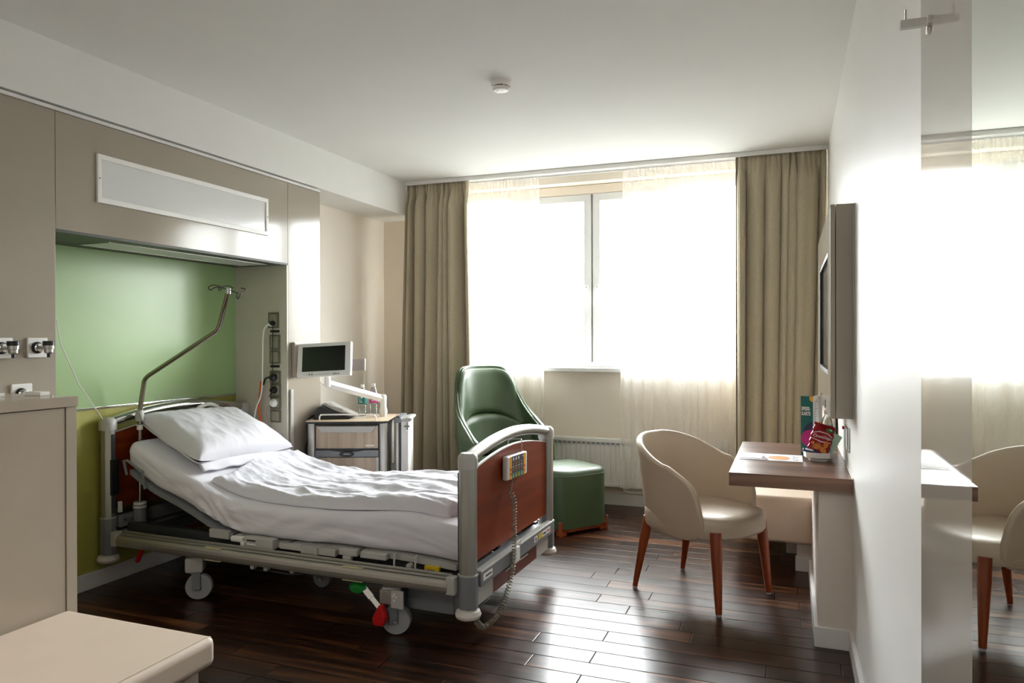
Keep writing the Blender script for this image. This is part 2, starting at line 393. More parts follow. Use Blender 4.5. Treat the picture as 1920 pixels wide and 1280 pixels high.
# window
wy = 5.98
def sash(x0, x1, z0, z1, hx, root):
    fm = MB(); b = .062
    fm.bx(x0, x1, wy, wy + .06, z1 - b, z1, .006); fm.bx(x0, x1, wy, wy + .06, z0, z0 + b, .006)
    fm.bx(x0, x0 + b, wy, wy + .06, z0 + b - .004, z1 - b + .004, .006); fm.bx(x1 - b, x1, wy, wy + .06, z0 + b - .004, z1 - b + .004, .006)
    s = fm.out('sash', mat('window_frame_white', '#d9dad8', .45, var=.01), root)
    MB().bx(x0 + b - .005, x1 - b + .005, wy + .028, wy + .034, z0 + b - .005, z1 - b + .005).out('pane', M_glass, s)
    h = MB(); h.bx(hx - .014, hx + .014, wy - .012, wy, 1.735, 1.805, .004)
    h.tube([(hx, wy - .01, 1.765), (hx, wy - .045, 1.765), (hx, wy - .05, 1.74), (hx, wy - .05, 1.645)], .008, 8)
    h.out('handle', M_wplast, s)
    MB().lathe([(0, 0), (.005, 0), (.005, .002), (0, .002)], (hx, wy - .014, 1.79), 10, 'Y').out('handle_screw', M_mgrey, s)
win = struct(MB().bx(WX0, WX1, wy + .02, wy + .11, WZ1 - .085, WZ1, .004).bx(WX0, WX1, wy + .012, wy + .09, WZ0, WZ0 + .045, .004)
    .bx(WX0, WX0 + .05, wy + .012, wy + .09, WZ0, WZ1 - .08, .004).bx(WX1 - .05, WX1, wy + .012, wy + .09, WZ0, WZ1 - .08, .004)
    .bx(-1.60, -1.51, wy + .04, wy + .09, WZ0, WZ1 - .08).bx(-.90, -.82, wy + .012, wy + .09, WZ0, WZ1 - .08, .004)
    .bx(-2.32, -2.24, wy + .012, wy + .09, WZ0, WZ1 - .08, .004).out('window_1', M_wplast))
sash(-2.24, -1.563, WZ0 + .03, 2.575, -1.60, win); sash(-1.547, -.90, WZ0 + .03, 2.575, -1.508, win)
MB().bx(WX0 + .05, -2.32, wy + .04, wy + .046, WZ0 + .04, WZ1 - .085).out('pane', M_glass, win)
MB().bx(-.82, WX1 - .05, wy + .04, wy + .046, WZ0 + .04, WZ1 - .085).out('pane', M_glass, win)
MB().bx(WX0 + .001, WX1 - .001, wy + .0, wy + .03, WZ1 - .078, WZ1 - .004).out('roller_box', M_beige, win)
MB().bx(WX0 + .002, WX1 - .002, 5.79, wy + .03, WZ0 - .034, WZ0, .006).out('window_sill', M_trim, win)
# curtain track on the ceiling
ct = MB(); ct.bx(-3.128, XR - .004, 5.59, 5.605, ZC - .034, ZC - .001, .003); ct.bx(-3.128, XR - .004, 5.605, 5.745, ZC - .016, ZC - .001)
ct.bx(-3.128, XR - .004, 5.735, 5.747, ZC - .03, ZC - .001, .002)
struct(ct.out('trim_5', M_trim))

# ---------------------------------------------------------------- curtains
def curtain(name, label, cat, m, x0, x1, bx0, bx1, y, ztop, zbot, nf, amp, seed, head=.085, thick=.0, group=None, lean=0.):
    rnd = random.Random(seed)
    NU, NV = max(120, nf * 18), 46
    ph = [rnd.uniform(-.9, .9) for _ in range(8)]; am = [rnd.uniform(.55, 1.25) for _ in range(nf + 2)]
    def fold(s):
        t = s * nf + .35 * math.sin(2 * PI * s * 1.7 + ph[0]) + .2 * math.sin(2 * PI * s * 3.1 + ph[1])
        i = int(max(0, min(nf, math.floor(t)))); f = t - math.floor(t)
        a = am[i] * (1 - f) + am[i + 1] * f
        return a * math.sin(2 * PI * t), a * math.cos(2 * PI * t)
    mb = MB()
    def f(u, v):
        z = ztop + (zbot - ztop) * (v ** 1.15)
        d = ztop - z
        k = sst(head * .6, head * 2.6, d)           # gathered tape at the head, deep folds below
        sx = x0 + (x1 - x0) * u; sxb = bx0 + (bx1 - bx0) * u
        x = sx + (sxb - sx) * sst(0, 1, v)
        a, c = fold(u)
        wob = 1 + .25 * math.sin(v * 4 + u * 9 + ph[2])
        yy = y + k * amp * a * wob + (1 - k) * .010 * math.sin(2 * PI * u * nf * 2.6 + ph[3]) + (1 - k) * .012 * a
        xx = x + k * amp * .55 * c * wob * min(1, abs(x1 - x0) / (nf * amp * 2.2)) * (4 * u * (1 - u)) ** .35
        return (xx, yy, z + (.006 * math.sin(2 * PI * u * nf + 1) + .01 * math.sin(5 * u + ph[4])) * sst(.9, 1, v))
    mb.grid(f, NU, NV)
    o = mb.out(name, m, None, 60, fix=False)
    if thick: solid(o, thick, 0)
    return tag(o, label, cat, group)
curtain('drape', 'sand coloured heavy curtain gathered at the left end of the window beside the beige wall', 'curtain', M_drape, -3.115, -2.53, -3.17, -2.50, 5.625, 2.70, .06, 7, .062, 3, thick=.003)
curtain('drape', 'sand coloured heavy curtain gathered at the right end of the window behind the desk', 'curtain', M_drape, -.37, .245, -.37, .19, 5.625, 2.70, .06, 7, .058, 11, thick=.003)
curtain('sheer_curtain', 'translucent white sheer curtain on the left half of the window behind the green armchair', 'curtain', M_sheer, -2.62, -1.93, -2.62, -1.88, 5.72, 2.688, .17, 9, .02, 5, .07)
curtain('sheer_curtain', 'translucent white sheer curtain on the right half of the window behind the cream tub chair', 'curtain', M_sheer, -1.235, -.33, -1.26, -.33, 5.72, 2.688, .165, 11, .022, 8, .07)

# ---------------------------------------------------------------- radiator
rd = thing('radiator', 'white ribbed panel radiator under the window behind the green ottoman', 'radiator', (-1.55, 5.80, .16))
rb = MB(); n = 34; L0, L1 = -.70, .70
pts = []
for i in range(n):
    x = L0 + (L1 - L0) * i / n; d = (L1 - L0) / n
    pts += [(x, -.03), (x + d * .5, -.03), (x + d * .62, -.022), (x + d * .88, -.022)]
pts += [(L1, -.03), (L1, .012), (L0, .012)]
rb.prism(pts, .03, .335); rb.out('ribbed_panel', M_wplast, rd)
fr = MB(); fr.bx(L0, L1, -.034, .02, .352, .388, .008); fr.bx(L0, L1, -.033, .012, 0, .03, .006); fr.bx(L0, L1, -.022, .012, .33, .355)
fr.bx(L0, L0 + .01, -.033, .02, 0, .388, .003); fr.bx(L1 - .01, L1, -.033, .02, 0, .388, .003)
fr.out('casing', M_wplast, rd)
for i in range(n): MB().bx(L0 + .02 + i * .0405, L0 + .04 + i * .0405, -.0345, -.030, .340, .351).out('vent_slot', M_mgrey, rd)
pp = MB(); pp.tube([(.3, -.005, .0), (.3, -.005, -.03), (.34, .02, -.045), (.95, .03, -.045)], .008, 8); pp.out('pipe', M_wplast, rd)
MB().bx(-.3, .3, .02, .058, .1, .3).out('wall_bracket', M_wplast, rd)

# ---------------------------------------------------------------- bed (local frame: x toward the foot, y away from the camera)
BL = (-1.316, 2.91, 0); BR = R(-1.2)
BM = Matrix.Translation(BL) @ Matrix.Rotation(BR, 4, 'Z')
bed = thing('hospital_bed', 'adjustable hospital bed with cherry wood ends and grey metal frame on castors', 'bed', BL, BR)
YW = 1.03
def bed_end(root, x0, zlow, zt, ztop, name, out, nm):
    """panel framed by two posts and an arched tube; out = +1 when the outside faces +x"""
    arch = [(0, zt), (.09, zt + .018), (.28, zt + .045), (YW / 2, zt + .058), (YW - .28, zt + .045), (YW - .09, zt + .018), (YW, zt)]
    top = [(.035, zt - .06)] + [(y, zt - .065 + .062 * math.sin(PI * max(0, min(1, (y + .02) / (YW + .04))))) for y in np.linspace(.035, YW - .035, 18)]
    pb = MB(); poly = [(.035, zlow)] + top[1:] + [(YW - .035, zlow)]
    pb.prism(poly, x0 - .011, x0 + .011, 'X', .002)
    P = pb.out(name, M_cherry, root)
    ed = MB(); ed.tube([(x0, y, z + .0005) for (y, z) in top[1:]], .0035, 8, sx=3.2); ed.out('panel_edge_strip', M_trim, P)
    for y in (0, YW):
        po = MB(); sgn = 1 if y == 0 else -1
        oct_ = [(x0 + .042 * math.cos(a) * 1.0, y + .034 * math.sin(a)) for a in [PI / 8 + k * PI / 4 for k in range(8)]]
        po.prism(oct_, zlow - .06, zt - .005, 'Z', .004); po.out('post', M_alu, P)
        sv = MB(); oc2 = [(x0 + .047 * math.cos(a), y + .039 * math.sin(a)) for a in [PI / 8 + k * PI / 4 for k in range(8)]]
        sv.prism(oc2, .175, zlow - .045, 'Z', .004); sv.out('post_sleeve', M_mgrey, P)
        rg = MB(); rg.prism([(x0 + .048 * math.cos(a), y + .040 * math.sin(a)) for a in [PI / 8 + k * PI / 4 for k in range(8)]], zlow - .047, zlow - .040, 'Z', .001)
        rg.out('sleeve_ring', M_lgrey, P)
        bu = MB(); bu.lathe([(0, .13), (.04, .13), (.054, .138), (.058, .15), (.052, .166), (.03, .176), (0, .176)], (x0, y, 0), 28); bu.out('bumper', M_bump, P)
        sl_ = MB(); sl_.bx(x0 - out * .045, x0 - out * .036, y - .012 , y + .012, zlow - .02, zt - .06, .003); sl_.out('rail_slot', M_dgrey, P)
    ar = MB(); path = arcpath([(x0, y, z) for (y, z) in arch], 7)
    path = [Vector((x0, -.004, zt - .03)), Vector((x0, -.002, zt - .012))] + path[1:-1] + [Vector((x0, YW + .002, zt - .012)), Vector((x0, YW + .004, zt - .03))]
    ar.tube(path, [.036, .037] + [.033] * (len(path) - 4) + [.037, .036], 14, sx=.95, sy=.82)
    ar.out('arched_top_rail', M_chrome if nm else M_alu, P, 50)
    for y in (0, YW):
        cp = MB(); cp.lathe([(0, .02), (.03, .016), (.042, .004), (.045, -.01), (.045, -.05), (0, -.05)], (x0, y, zt + .012), 20); cp.out('corner_cap', M_lgrey, P)
    return P
FB = bed_end(bed, 0, .365, .826, .86, 'footboard', 1, False)
cb = MB(); cb.bx(.012, .05, .03, YW - .03, .262, .328, .005); cb.bx(-.03, .02, .03, YW - .03, .30, .325, .003); cb.out('crossbar', M_mgrey, FB)
cb = MB(); cb.bx(.012, .0505, .035, YW - .035, .322, .331, .003); cb.out('crossbar_cap', M_lgrey, FB)
lp = MB(); lp.bx(.0, .024, .215, .80, .172, .262, .002); lp.out('lower_board', M_cherryd, FB)
for a, b in ((.035, .215), (.80, .99)):
    le = MB(); le.bx(-.004, .026, a, b, .172, .262, .003); le.out('lower_board_end', M_lgrey, FB)
for a, b in ((.36, .50), (.55, .66)):
    hs = MB(); hs.bx(.02, .0262, a, b, .238, .252); hs.out('handle_slot', M_black, FB)
    hs = MB(); hs.bx(.02, .030, a, b, .231, .238, .002); hs.out('slot_rim', M_trim, FB)
for (y0, y1, m_, nm_) in ((.05, .15, M_wplast, 'sticker'), (.70, .745, M_wplast, 'sticker'), (.765, .82, M_yell, 'yellow_sticker'), (.825, .885, M_paper, 'sticker'), (.89, .95, M_paper, 'sticker')):
    s_ = MB(); s_.bx(.0495, .0512, y0, y1, .283, .312); s_ = s_.out(nm_, m_, FB)
for (a, b, c, d) in ((.075, .14, .294, .302), (.835, .88, .291, .303), (.715, .73, .288, .306)): MB().bx(.051, .0516, a, b, c, d).out('sticker_print', M_ink, FB)
ink = MB(); ink.bx(.051, .0516, .90, .94, .293, .302); ink.out('red_sticker_print', M_red, FB)
hk = MB(); hk.bx(.045, .066, .40, .46, .262, .335, .005); hk.tube([(.05, .43, .33), (.05, .43, .352), (.05, .50, .352), (.05, .50, .33)], .003, 6); hk.out('cable_clip', M_wplast, FB)
HX = -2.19
HB = bed_end(bed, HX, .42, .895, .93, 'headboard', -1, True)
hb = MB(); hb.bx(HX + .02, HX + .055, .03, YW - .03, .318, .385, .004); hb.bx(HX - .02, HX + .05, .03, YW - .03, .27, .30, .004); hb.out('crossbar', M_mgrey, HB)
for y in (.06, .105): MB().lathe([(0, 0), (.006, 0), (.006, .004), (0, .005)], (HX + .055, y, .355), 10, 'X').out('crossbar_screw', M_chrome, HB)
MB().bx(HX + .0, HX + .022, .215, .80, .172, .25, .002).out('lower_board', M_cherryd, HB)
MB().bx(HX + .036, HX + .055, -.02, .028, .50, .70, .006).out('slot_slider', M_black, HB)
MB().bx(HX + .036, HX + .052, .028, .048, .40, .46, .003).out('stop_block', M_wplast, HB)
# folded side rails
def side_rail(y, s):
    a = MB(); rp_ = [(-.0, .030), (.010, .027), (.014, .015), (.016, 0), (.014, -.015), (.010, -.027), (0, -.030), (-.012, -.028), (-.012, .028)]
    a.prism([(y - s * q[0], .272 + q[1]) for q in rp_], -2.06, -.075, 'X', .002)
    a.bx(-2.05, -.07, y + s * .004, y + s * .016, .302, .312, .003); a.bx(-2.05, -.07, y + s * .022, y + s * .034, .308, .322, .003)
    a.bx(-2.04, -.08, y + s * .012, y + s * .03, .25, .305)
    o = a.out('side_rail', M_bronze if False else M_alu, bed)
    for x in (-2.085, -.062):
        e = MB(); e.bx(x - .022, x + .022, y - s * .012, y + s * .034, .238, .318, .008); e.out('rail_end_cap', M_lgrey, o)
    if s > 0:
        for x0_, x1_ in ((-1.45, -1.345), (-.62, -.51)):
            for (ya, yb, za, zb) in ((y - .0165, y + .02, .301, .3045), (y - .012, y + .006, .2395, .2425)):
                e = MB(); e.bx(x0_, x1_, ya, yb, za, zb, .001); e.out('cream_marker', M_tape, o)
        e = MB(); e.lathe([(0, 0), (.004, 0), (.004, .003), (0, .004)], (-1.98, y - .0165, .272), 8, 'Y'); e.out('rail_screw', M_chrome, o)
    for x in (-1.9, -.2):
        g = MB(); g.bx(x - .02, x + .02, y + s * .03, y + s * .10, .27, .31, .003); g.out('rail_bracket', M_dgrey, o)
side_rail(-.045, 1); side_rail(YW + .045, -1)
# mattress surface profile (x -> z)
xt = [-2.10, -1.926, -1.705, -1.591, -1.435, -1.251, -1.037, -.791, -.388, -.124, -.05]
zt_ = [.800, .716, .640, .588, .527, .502, .500, .507, .538, .515, .497]
zb_ = [.655, .557, .490, .440, .372, .350, .348, .356, .366, .350, .345]
MT = smooth_curve(xt, zt_, .05); MBm = smooth_curve(xt, zb_, .05)
# mattress platform in hinged sections
for k, (a, b, nm) in enumerate(((-2.08, -1.36, 'backrest_platform'), (-1.34, -1.02, 'seat_platform'), (-1.0, -.60, 'thigh_platform'), (-.58, -.08, 'calf_platform'))):
    p_ = MB(); N = 8; pts = [(a + (b - a) * i / N, MBm(a + (b - a) * i / N) - .006) for i in range(N + 1)]
    p_.prism(pts + [(x, z - .028) for x, z in pts[::-1]], .045, .985, 'Y', .003)
    o = p_.out(nm, M_mgrey if k == 0 else M_lgrey, bed)
    if k == 0:
        br = MB(); z0 = MBm(-2.06); z1 = MBm(-1.93)
        br.tube([(-2.085, .03, z0 - .02), (-2.085, .012, z0 + .06), (-2.06, .012, z0 + .062), (-1.97, .012, z1 + .085), (-1.95, .012, z1 + .08), (-1.95, .03, z1 - .02)], .007, 8)
        br.out('mattress_retainer', M_mgrey, o)
        hd = MB(); hd.tube(arcpath([(-2.10, .50, .78), (-2.13, .55, .90), (-2.13, .66, .945), (-2.13, .77, .90), (-2.10, .82, .78)], 6), .013, 10); hd.out('head_bow', M_wplast, o)
        MB().bx(-1.50, -1.37, .03, .05, MBm(-1.43) - .05, MBm(-1.43) - .005, .004).out('edge_bracket', M_lgrey, o)
    if k == 1:
        g = MB(); g.bx(-1.335, -1.255, .0, .03, .330, .358, .01); g.bx(-1.27, -1.245, .0, .03, .305, .335, .006); g.out('handle', M_wplast, o)
        g = MB(); g.bx(-1.24, -1.065, .0, .045, .312, .365, .006); g.out('control_block', M_lgrey, o)
        g = MB(); g.bx(-1.225, -1.17, -.002, .01, .344, .352, .002); g.out('control_slot', M_black, o)
        g = MB(); g.bx(-1.225, -1.17, -.003, .01, .326, .333, .002); g.out('control_lever', M_wplast, o)
    if k == 2:
        g = MB(); g.bx(-1.03, -.90, .005, .035, .325, .352, .004); g.bx(-.90, -.80, .002, .035, .316, .350, .004); g.bx(-.82, -.80, -.0, .035, .312, .354, .003); g.bx(-.80, -.70, .005, .035, .318, .350, .004)
        g.out('side_fitting', M_lgrey, o)
    if k == 3:
        g = MB(); g.bx(-.68, -.575, .0, .03, .333, .366, .008); g.bx(-.66, -.61, .0, .03, .308, .336, .01); g.out('handle', M_lgrey, o)
        g = MB(); g.bx(-.56, -.42, .002, .03, .333, .362, .004); g.out('side_fitting', M_lgrey, o)
        for x in (-.38, -.27): MB().tube([(x, .03, .37), (x, .012, .36), (x, .010, .312), (x + .02, .012, .306)], .005, 8).out('bag_hook', M_lgrey, o)
        g = MB(); g.bx(-.235, -.16, .03, .05, .298, .325, .003); g.out('yellow_tag', M_yell, o)
        g = MB(); g.lathe([(0, 0), (.014, 0), (.014, .02), (0, .02)], (-.305, .012, .318), 14, 'Y'); g.out('knob', M_lgrey, o)
# bed frame and chassis
fr = MB()
for y in (.10, .93): fr.bx(-2.16, -.02, y - .02, y + .02, .275, .335, .004)
for x in (-2.0, -1.2, -.3): fr.bx(x - .03, x + .03, .10, .93, .275, .32, .004)
fr.out('bed_frame', M_dgrey, bed)
ch = MB()
for y in (.16, .87): ch.bx(-1.72, -.22, y - .022, y + .022, .165, .215, .004)
for x in (-1.62, -.37): ch.bx(x - .035, x + .035, .02, YW - .02, .15, .215, .006)
ch.out('chassis', M_dgrey, bed)
for x in (-1.35, -.62):
    c_ = MB(); c_.bx(x - .09, x + .09, .38, .65, .19, .30, .01); c_.out('lift_column', M_dgrey, bed)
mo = MB(); mo.bx(-.37, -.10, .06, .30, .105, .215, .012); mo.out('motor_box', M_mgrey, bed)
for x, y in ((-1.285, .10), (-1.20, .10), (-1.05, .12)): MB().bx(x - .012, x + .012, y, y + .03, .165, .235, .005).out('cable_clip', M_wplast, bed)
cb_ = MB(); cb_.tube(arcpath([(-1.45, .2, .20), (-1.35, .15, .15), (-1.2, .13, .16), (-1.05, .16, .15), (-.9, .2, .18), (-.8, .3, .2)], 6), .01, 8); cb_.out('motor_cable', M_black, bed)
def caster(x, y, ang, r=.067, big=True, name='castor'):
    Mx = Matrix.Translation((x, y, 0)) @ Matrix.Rotation(ang, 4, 'Z')
    f = MB()
    off = .02
    f.bx(-.012 , .03, -.034, -.026, .055, .155, .004, 2, Mx); f.bx(-.012, .03, .026, .034, .055, .155, .004, 2, Mx); f.bx(-.02, .036, -.034, .034, .140, .158, .004, 2, Mx)
    f.bx(-.028, .028, -.028, .028, .155, .20, .008, 2, Mx)
    F = f.out(name, M_mgrey, bed)
    w_ = MB(); ti = [(r - .013, -.022), (r - .004, -.021), (r, -.014), (r, .014), (r - .004, .021), (r - .013, .022)]
    w_.lathe([(r - .013, -.021)] + ti[1:-1] + [(r - .013, .021)], (0, 0, r), 32, 'Y', Mx @ Matrix.Translation((off, 0, 0))); w_.out('tyre', M_rubber, F)
    w_ = MB(); w_.lathe([(0, -.018), (r - .015, -.018), (r - .0125, -.020), (r - .0125, .020), (r - .015, .018), (0, .018)], (0, 0, r), 32, 'Y', Mx @ Matrix.Translation((off, 0, 0))); w_.out('wheel_disc', mat('wheel_disc_grey', '#7e8083', .45), F)
    w_ = MB(); w_.lathe([(0, -.040), (.008, -.040), (.010, -.036), (.010, .036), (.008, .040), (0, .040)], (0, 0, r), 12, 'Y', Mx @ Matrix.Translation((off, 0, 0))); w_.out('axle_bolt', M_chrome, F)
    if big:
        h_ = MB(); h_.bx(-.045, .045, -.04, .05, .145, .225, .012, 2, Mx); h_.out('housing', M_lgrey if name == 'castor' else M_mgrey, F)
    return F
caster(-1.585, .02, R(36)); caster(-.392, .015, R(20)); caster(-1.605, YW - .03, R(-12)); caster(-.39, YW - .03, R(25))
caster(-1.10, .42, R(10), .05, False)
MB().bx(-.365, -.30, -.046, -.036, .14, .222, .005).out('pedal_housing', M_lgrey, bed)
pk = MB()
for i, (x, z) in enumerate(((-.353, .196), (-.345, .205), (-.337, .193), (-.346, .176))): pk.lathe([(0, 0), (.005, 0), (.005, .0015), (0, .0015)], (x, -.0465, z), 10, 'Y')
pk.out('pedal_icons', M_paper, bed)
bp_ = MB(); A = Vector((-.515, -.03, .205)); B = Vector((-.415, -.045, .125)); d = (B - A)
for t0, t1, rr in ((0., .45, .019), (.45, 1., .015)): bp_.tube([A + d * t0, A + d * t1], rr, 4)
bp_.bx(-.43, -.36, -.038, -.02, .15, .215, .006)
BP = bp_.out('brake_pedal', M_alu, bed)
g = MB(); g.lathe([(0, -.020), (.030, -.018), (.042, -.006), (.042, .006), (.030, .018), (0, .020)], (0, 0, 0), 24, 'Y', Matrix.Translation((-.545, -.03, .205)) @ Matrix.Diagonal((1.15, 1.2, .62, 1))); g.out('green_pedal_tip', M_greenp, BP)
g = MB(); g.prism([(-.03, -.045), (.02, -.045), (.034, -.01), (.012, .05), (-.002, .05), (-.036, -.01)], -.018, .018, 'Y', .008, Matrix.Translation((-.412, -.055, .105))); g.out('red_pedal_tip', M_red, BP)
# release lever near the head end, sleeve for the infusion pole
lv = MB(); lv.tube(arcpath([(-1.90, .06, .26), (-1.92, .035, .252), (-1.955, .03, .235), (-1.975, .03, .212)], 5), .006, 8); LV = lv.out('release_lever', M_chrome, bed)
lv = MB(); lv.tube([(-1.968, .03, .218), (-1.985, .03, .19), (-2.005, .03, .15), (-2.008, .03, .142)], [.009, .0125, .0125, .008], 10); lv.out('red_grip', M_red, LV)
ps = MB(); ps.lathe([(0, .27), (.035, .27), (.035, .402), (.030, .408), (.030, .416), (.036, .418), (.036, .428), (.026, .432), (.016, .436), (0, .436)], (-2.118, .145, 0), 22); ps.out('pole_sleeve', M_mgrey, bed)
ps = MB(); ps.lathe([(.030, .405), (.037, .407), (.037, .419), (.033, .421), (.033, .426), (.036, .428), (.034, .438), (.016, .440)], (-2.118, .145, 0), 22); ps.out('sleeve_collar', M_trim, bed)

# ---------------------------------------------------------------- mattress with fitted sheet
mb = MB(); NX, NR = 190, 64
def mat_ring(u, v):
    x = -2.095 + 2.05 * v
    e = min(1., (v * 2.05) / .05, ((1 - v) * 2.05) / .05); e = math.sqrt(max(0., 1 - (1 - e) ** 2)) if e < 1 else 1.
    zt, zb = MT(x) , MBm(x)
    y0, y1 = .048, .982; c = (zt + zb) / 2; h = (zt - zb) / 2; wv = (y1 - y0) / 2; cy = (y0 + y1) / 2
    r = .045
    # rounded-rectangle ring, uneven sampling so sides keep detail
    per = [('b', .16), ('n', .28), ('t', .28), ('f', .28)]
    t = u
    if t < .16: q = t / .16; y = cy + (wv - r) * (1 - 2 * q); z = -h; side = 0
    elif t < .44:
        q = (t - .16) / .28; side = 1
        if q < .25: a = q / .25 * PI / 2; y = y0 + r - r * math.sin(a); z = -h + r - r * math.cos(a)
        elif q < .75: y = y0; z = -h + r + (2 * h - 2 * r) * (q - .25) / .5
        else: a = (q - .75) / .25 * PI / 2; y = y0 + r - r * math.cos(a); z = h - r + r * math.sin(a)
    elif t < .72: q = (t - .44) / .28; y = y0 + r + (2 * (wv - r)) * q; z = h; side = 2
    else:
        q = (t - .72) / .28; side = 3
        if q < .25: a = q / .25 * PI / 2; y = y1 - r + r * math.sin(a); z = h - r + r * math.cos(a)
        elif q < .75: y = y1; z = h - r - (2 * h - 2 * r) * (q - .25) / .5
        else: a = (q - .75) / .25 * PI / 2; y = y1 - r + r * math.cos(a); z = -h + r - r * math.sin(a)
    if side in (1, 3):
        zz = z / h
        wr = .0055 * fbm(x * 5 + zz * 2.4, zz * .9, side) + .0035 * math.sin(26 * (x - .22 * zz) + 3 * noise.noise(Vector((x * 3, zz, 2)))) * sst(-.25, -.9, x) * sst(-2.1, -1.6, x)
        gath = .006 * math.sin(70 * (x + .10 * zz) + 4 * noise.noise(Vector((x * 6, 1, zz)))) * math.exp(-((x + 1.45) / .16) ** 2)
        y += (wr + gath) * (-1 if side == 1 else 1)
        z += .010 * noise.noise(Vector((x * 3.1, 7, side))) * sst(.3, -1, zz)
    elif side == 2:
        z += .004 * fbm(x * 2.2, y * 2.2, 5) + .006 * math.sin(PI * (y - y0) / (y1 - y0))
        z += .003 * math.sin(60 * (y + .5 * x)) * sst(-.35, -.08, x)
    y = cy + (y - cy) * (1 - .025 * (1 - e)); z = z * (.72 + .28 * e)
    return Vector((x, y, c + z))
V = mb.grid(lambda u, v: mat_ring(u, v), NR, NX, True)
mb.bm.faces.new(V[0][::-1]); mb.bm.faces.new(V[-1])
o = tag(mb.out('mattress', M_sheet, None, 50), 'mattress under a tight white fitted sheet, raised at the head end of the bed', 'mattress'); o.location = BL; o.rotation_euler = (0, 0, BR)
# ---------------------------------------------------------------- duvet
mb = MB(); NU, NV = 150, 210
def top_z(x, y): return MT(x) + .006 * math.sin(PI * max(0, min(1, (y - .05) / .93)))
def duv_xy(u, v):
    y0 = .135 + .012 * math.sin(7 * v) ; y1 = .925
    y = y0 + (y1 - y0) * u
    xh = -1.585 - .085 * (u ** .8) + .02 * math.sin(9 * u) ; xf = -.165 + .07 * sst(0, .35, u) + .012 * math.sin(12 * u)
    return xh + (xf - xh) * v, y
def duv_h(u, v):
    x, y = duv_xy(u, v)
    de = min(u * .79, (1 - u) * .79, v * 1.5, (1 - v) * 1.45)
    edge = math.sqrt(max(0., 1 - (1 - min(1., de / .035)) ** 2))
    puff = .046 + .012 * sst(0, .12, de)
    big = .018 * noise.noise(Vector((x * 2.3 + 3, y * 5.5 - x * 1.2, 1)))
    ridg = .020 * (1 - abs(noise.noise(Vector((x * 1.6 + .4, y * 9.0 + x * 2.6, 4))))) ** 3 * sst(0.02, .2, v)
    fine = .006 * fbm(x * 9, y * 16 + x * 5, 9)
    pucker = .008 * noise.noise(Vector((x * 34, 2, y * 6))) * math.exp(-de / .03)
    seam = -.012 * math.exp(-((u - .17 - .03 * v) / .012) ** 2) * sst(.1, .2, v)
    return top_z(x, y) + .004 + edge * max(.012, puff + big + ridg - .010 + fine + seam) + pucker * edge
top = mb.grid(lambda u, v: Vector((*duv_xy(u, v), duv_h(u, v))), NU, NV)
bot = mb.grid(lambda u, v: Vector((*duv_xy(u, v), top_z(*duv_xy(u, v)) + .003)), NU, NV)
bmesh.ops.remove_doubles(mb.bm, verts=mb.bm.verts[:], dist=.0014)
o = tag(mb.out('duvet', M_duvet, None, 70), 'folded white duvet with lengthwise creases lying on the mattress', 'duvet'); o.location = BL; o.rotation_euler = (0, 0, BR)
# ---------------------------------------------------------------- pillow
mb = MB(); PA, PB = .268, .36
def pil(u, v, s):
    a = (u * 2 - 1); b = (v * 2 - 1)
    pin = 1 - .085 * (1 - abs(b) ** 2.2) * abs(a) ** 3; pin2 = 1 - .075 * (1 - abs(a) ** 2.2) * abs(b) ** 3
    px = PA * a * pin; py = PB * b * pin2
    k = max(0., (1 - abs(a) ** 3.4)) ** .42 * max(0., (1 - abs(b) ** 3.4)) ** .42
    z = s * (.115 if s > 0 else .06) * k
    cr = math.hypot(abs(a) - 1, abs(b) - 1)
    z += .010 * fbm(px * 6, py * 6, 3 + s) * k + .010 * noise.noise(Vector((px * 9 + 2, py * 4, 8))) * k + .005 * (1 - abs(noise.noise(Vector((px * 5, py * 14, 2))))) ** 4 * k
    z += .030 * math.exp(-cr / .22) * (1 if s > 0 else .6)
    return Vector((px, py, z))
mb.grid(lambda u, v: pil(u, v, 1), 60, 70); mb.grid(lambda u, v: pil(u, v, -1), 60, 70)
bmesh.ops.remove_doubles(mb.bm, verts=mb.bm.verts[:], dist=.0006)
pl = tag(mb.out('pillow', M_pill, None, 75), 'plump white pillow leaning on the raised head of the bed', 'pillow')
slope = math.atan2(MT(-2.02) - MT(-1.70), .32)
px_, py_ = -1.885, .49
pl.matrix_world = BM @ Matrix.Translation((px_, py_, MT(px_) + .070)) @ Matrix.Rotation(slope + R(2), 4, 'Y') @ Matrix.Rotation(R(-4), 4, 'Z')
fl = MB(); NF = 40
def flap(u, v):   # open hem of the pillowcase along the foot edge
    b = -.93 + 1.80 * u; py = PB * b; px = PA * (.955 - .03 * (1 - b * b)) + v * .045
    return Vector((px, py, -.004 + .014 * math.sin(PI * u) * (1 - v) + .005 * math.sin(26 * u) * v - .022 * v))
fl.grid(flap, NF, 6); f_ = fl.out('pillowcase_hem', M_pill, pl, 60, fix=False); solid(f_, .006, 0)
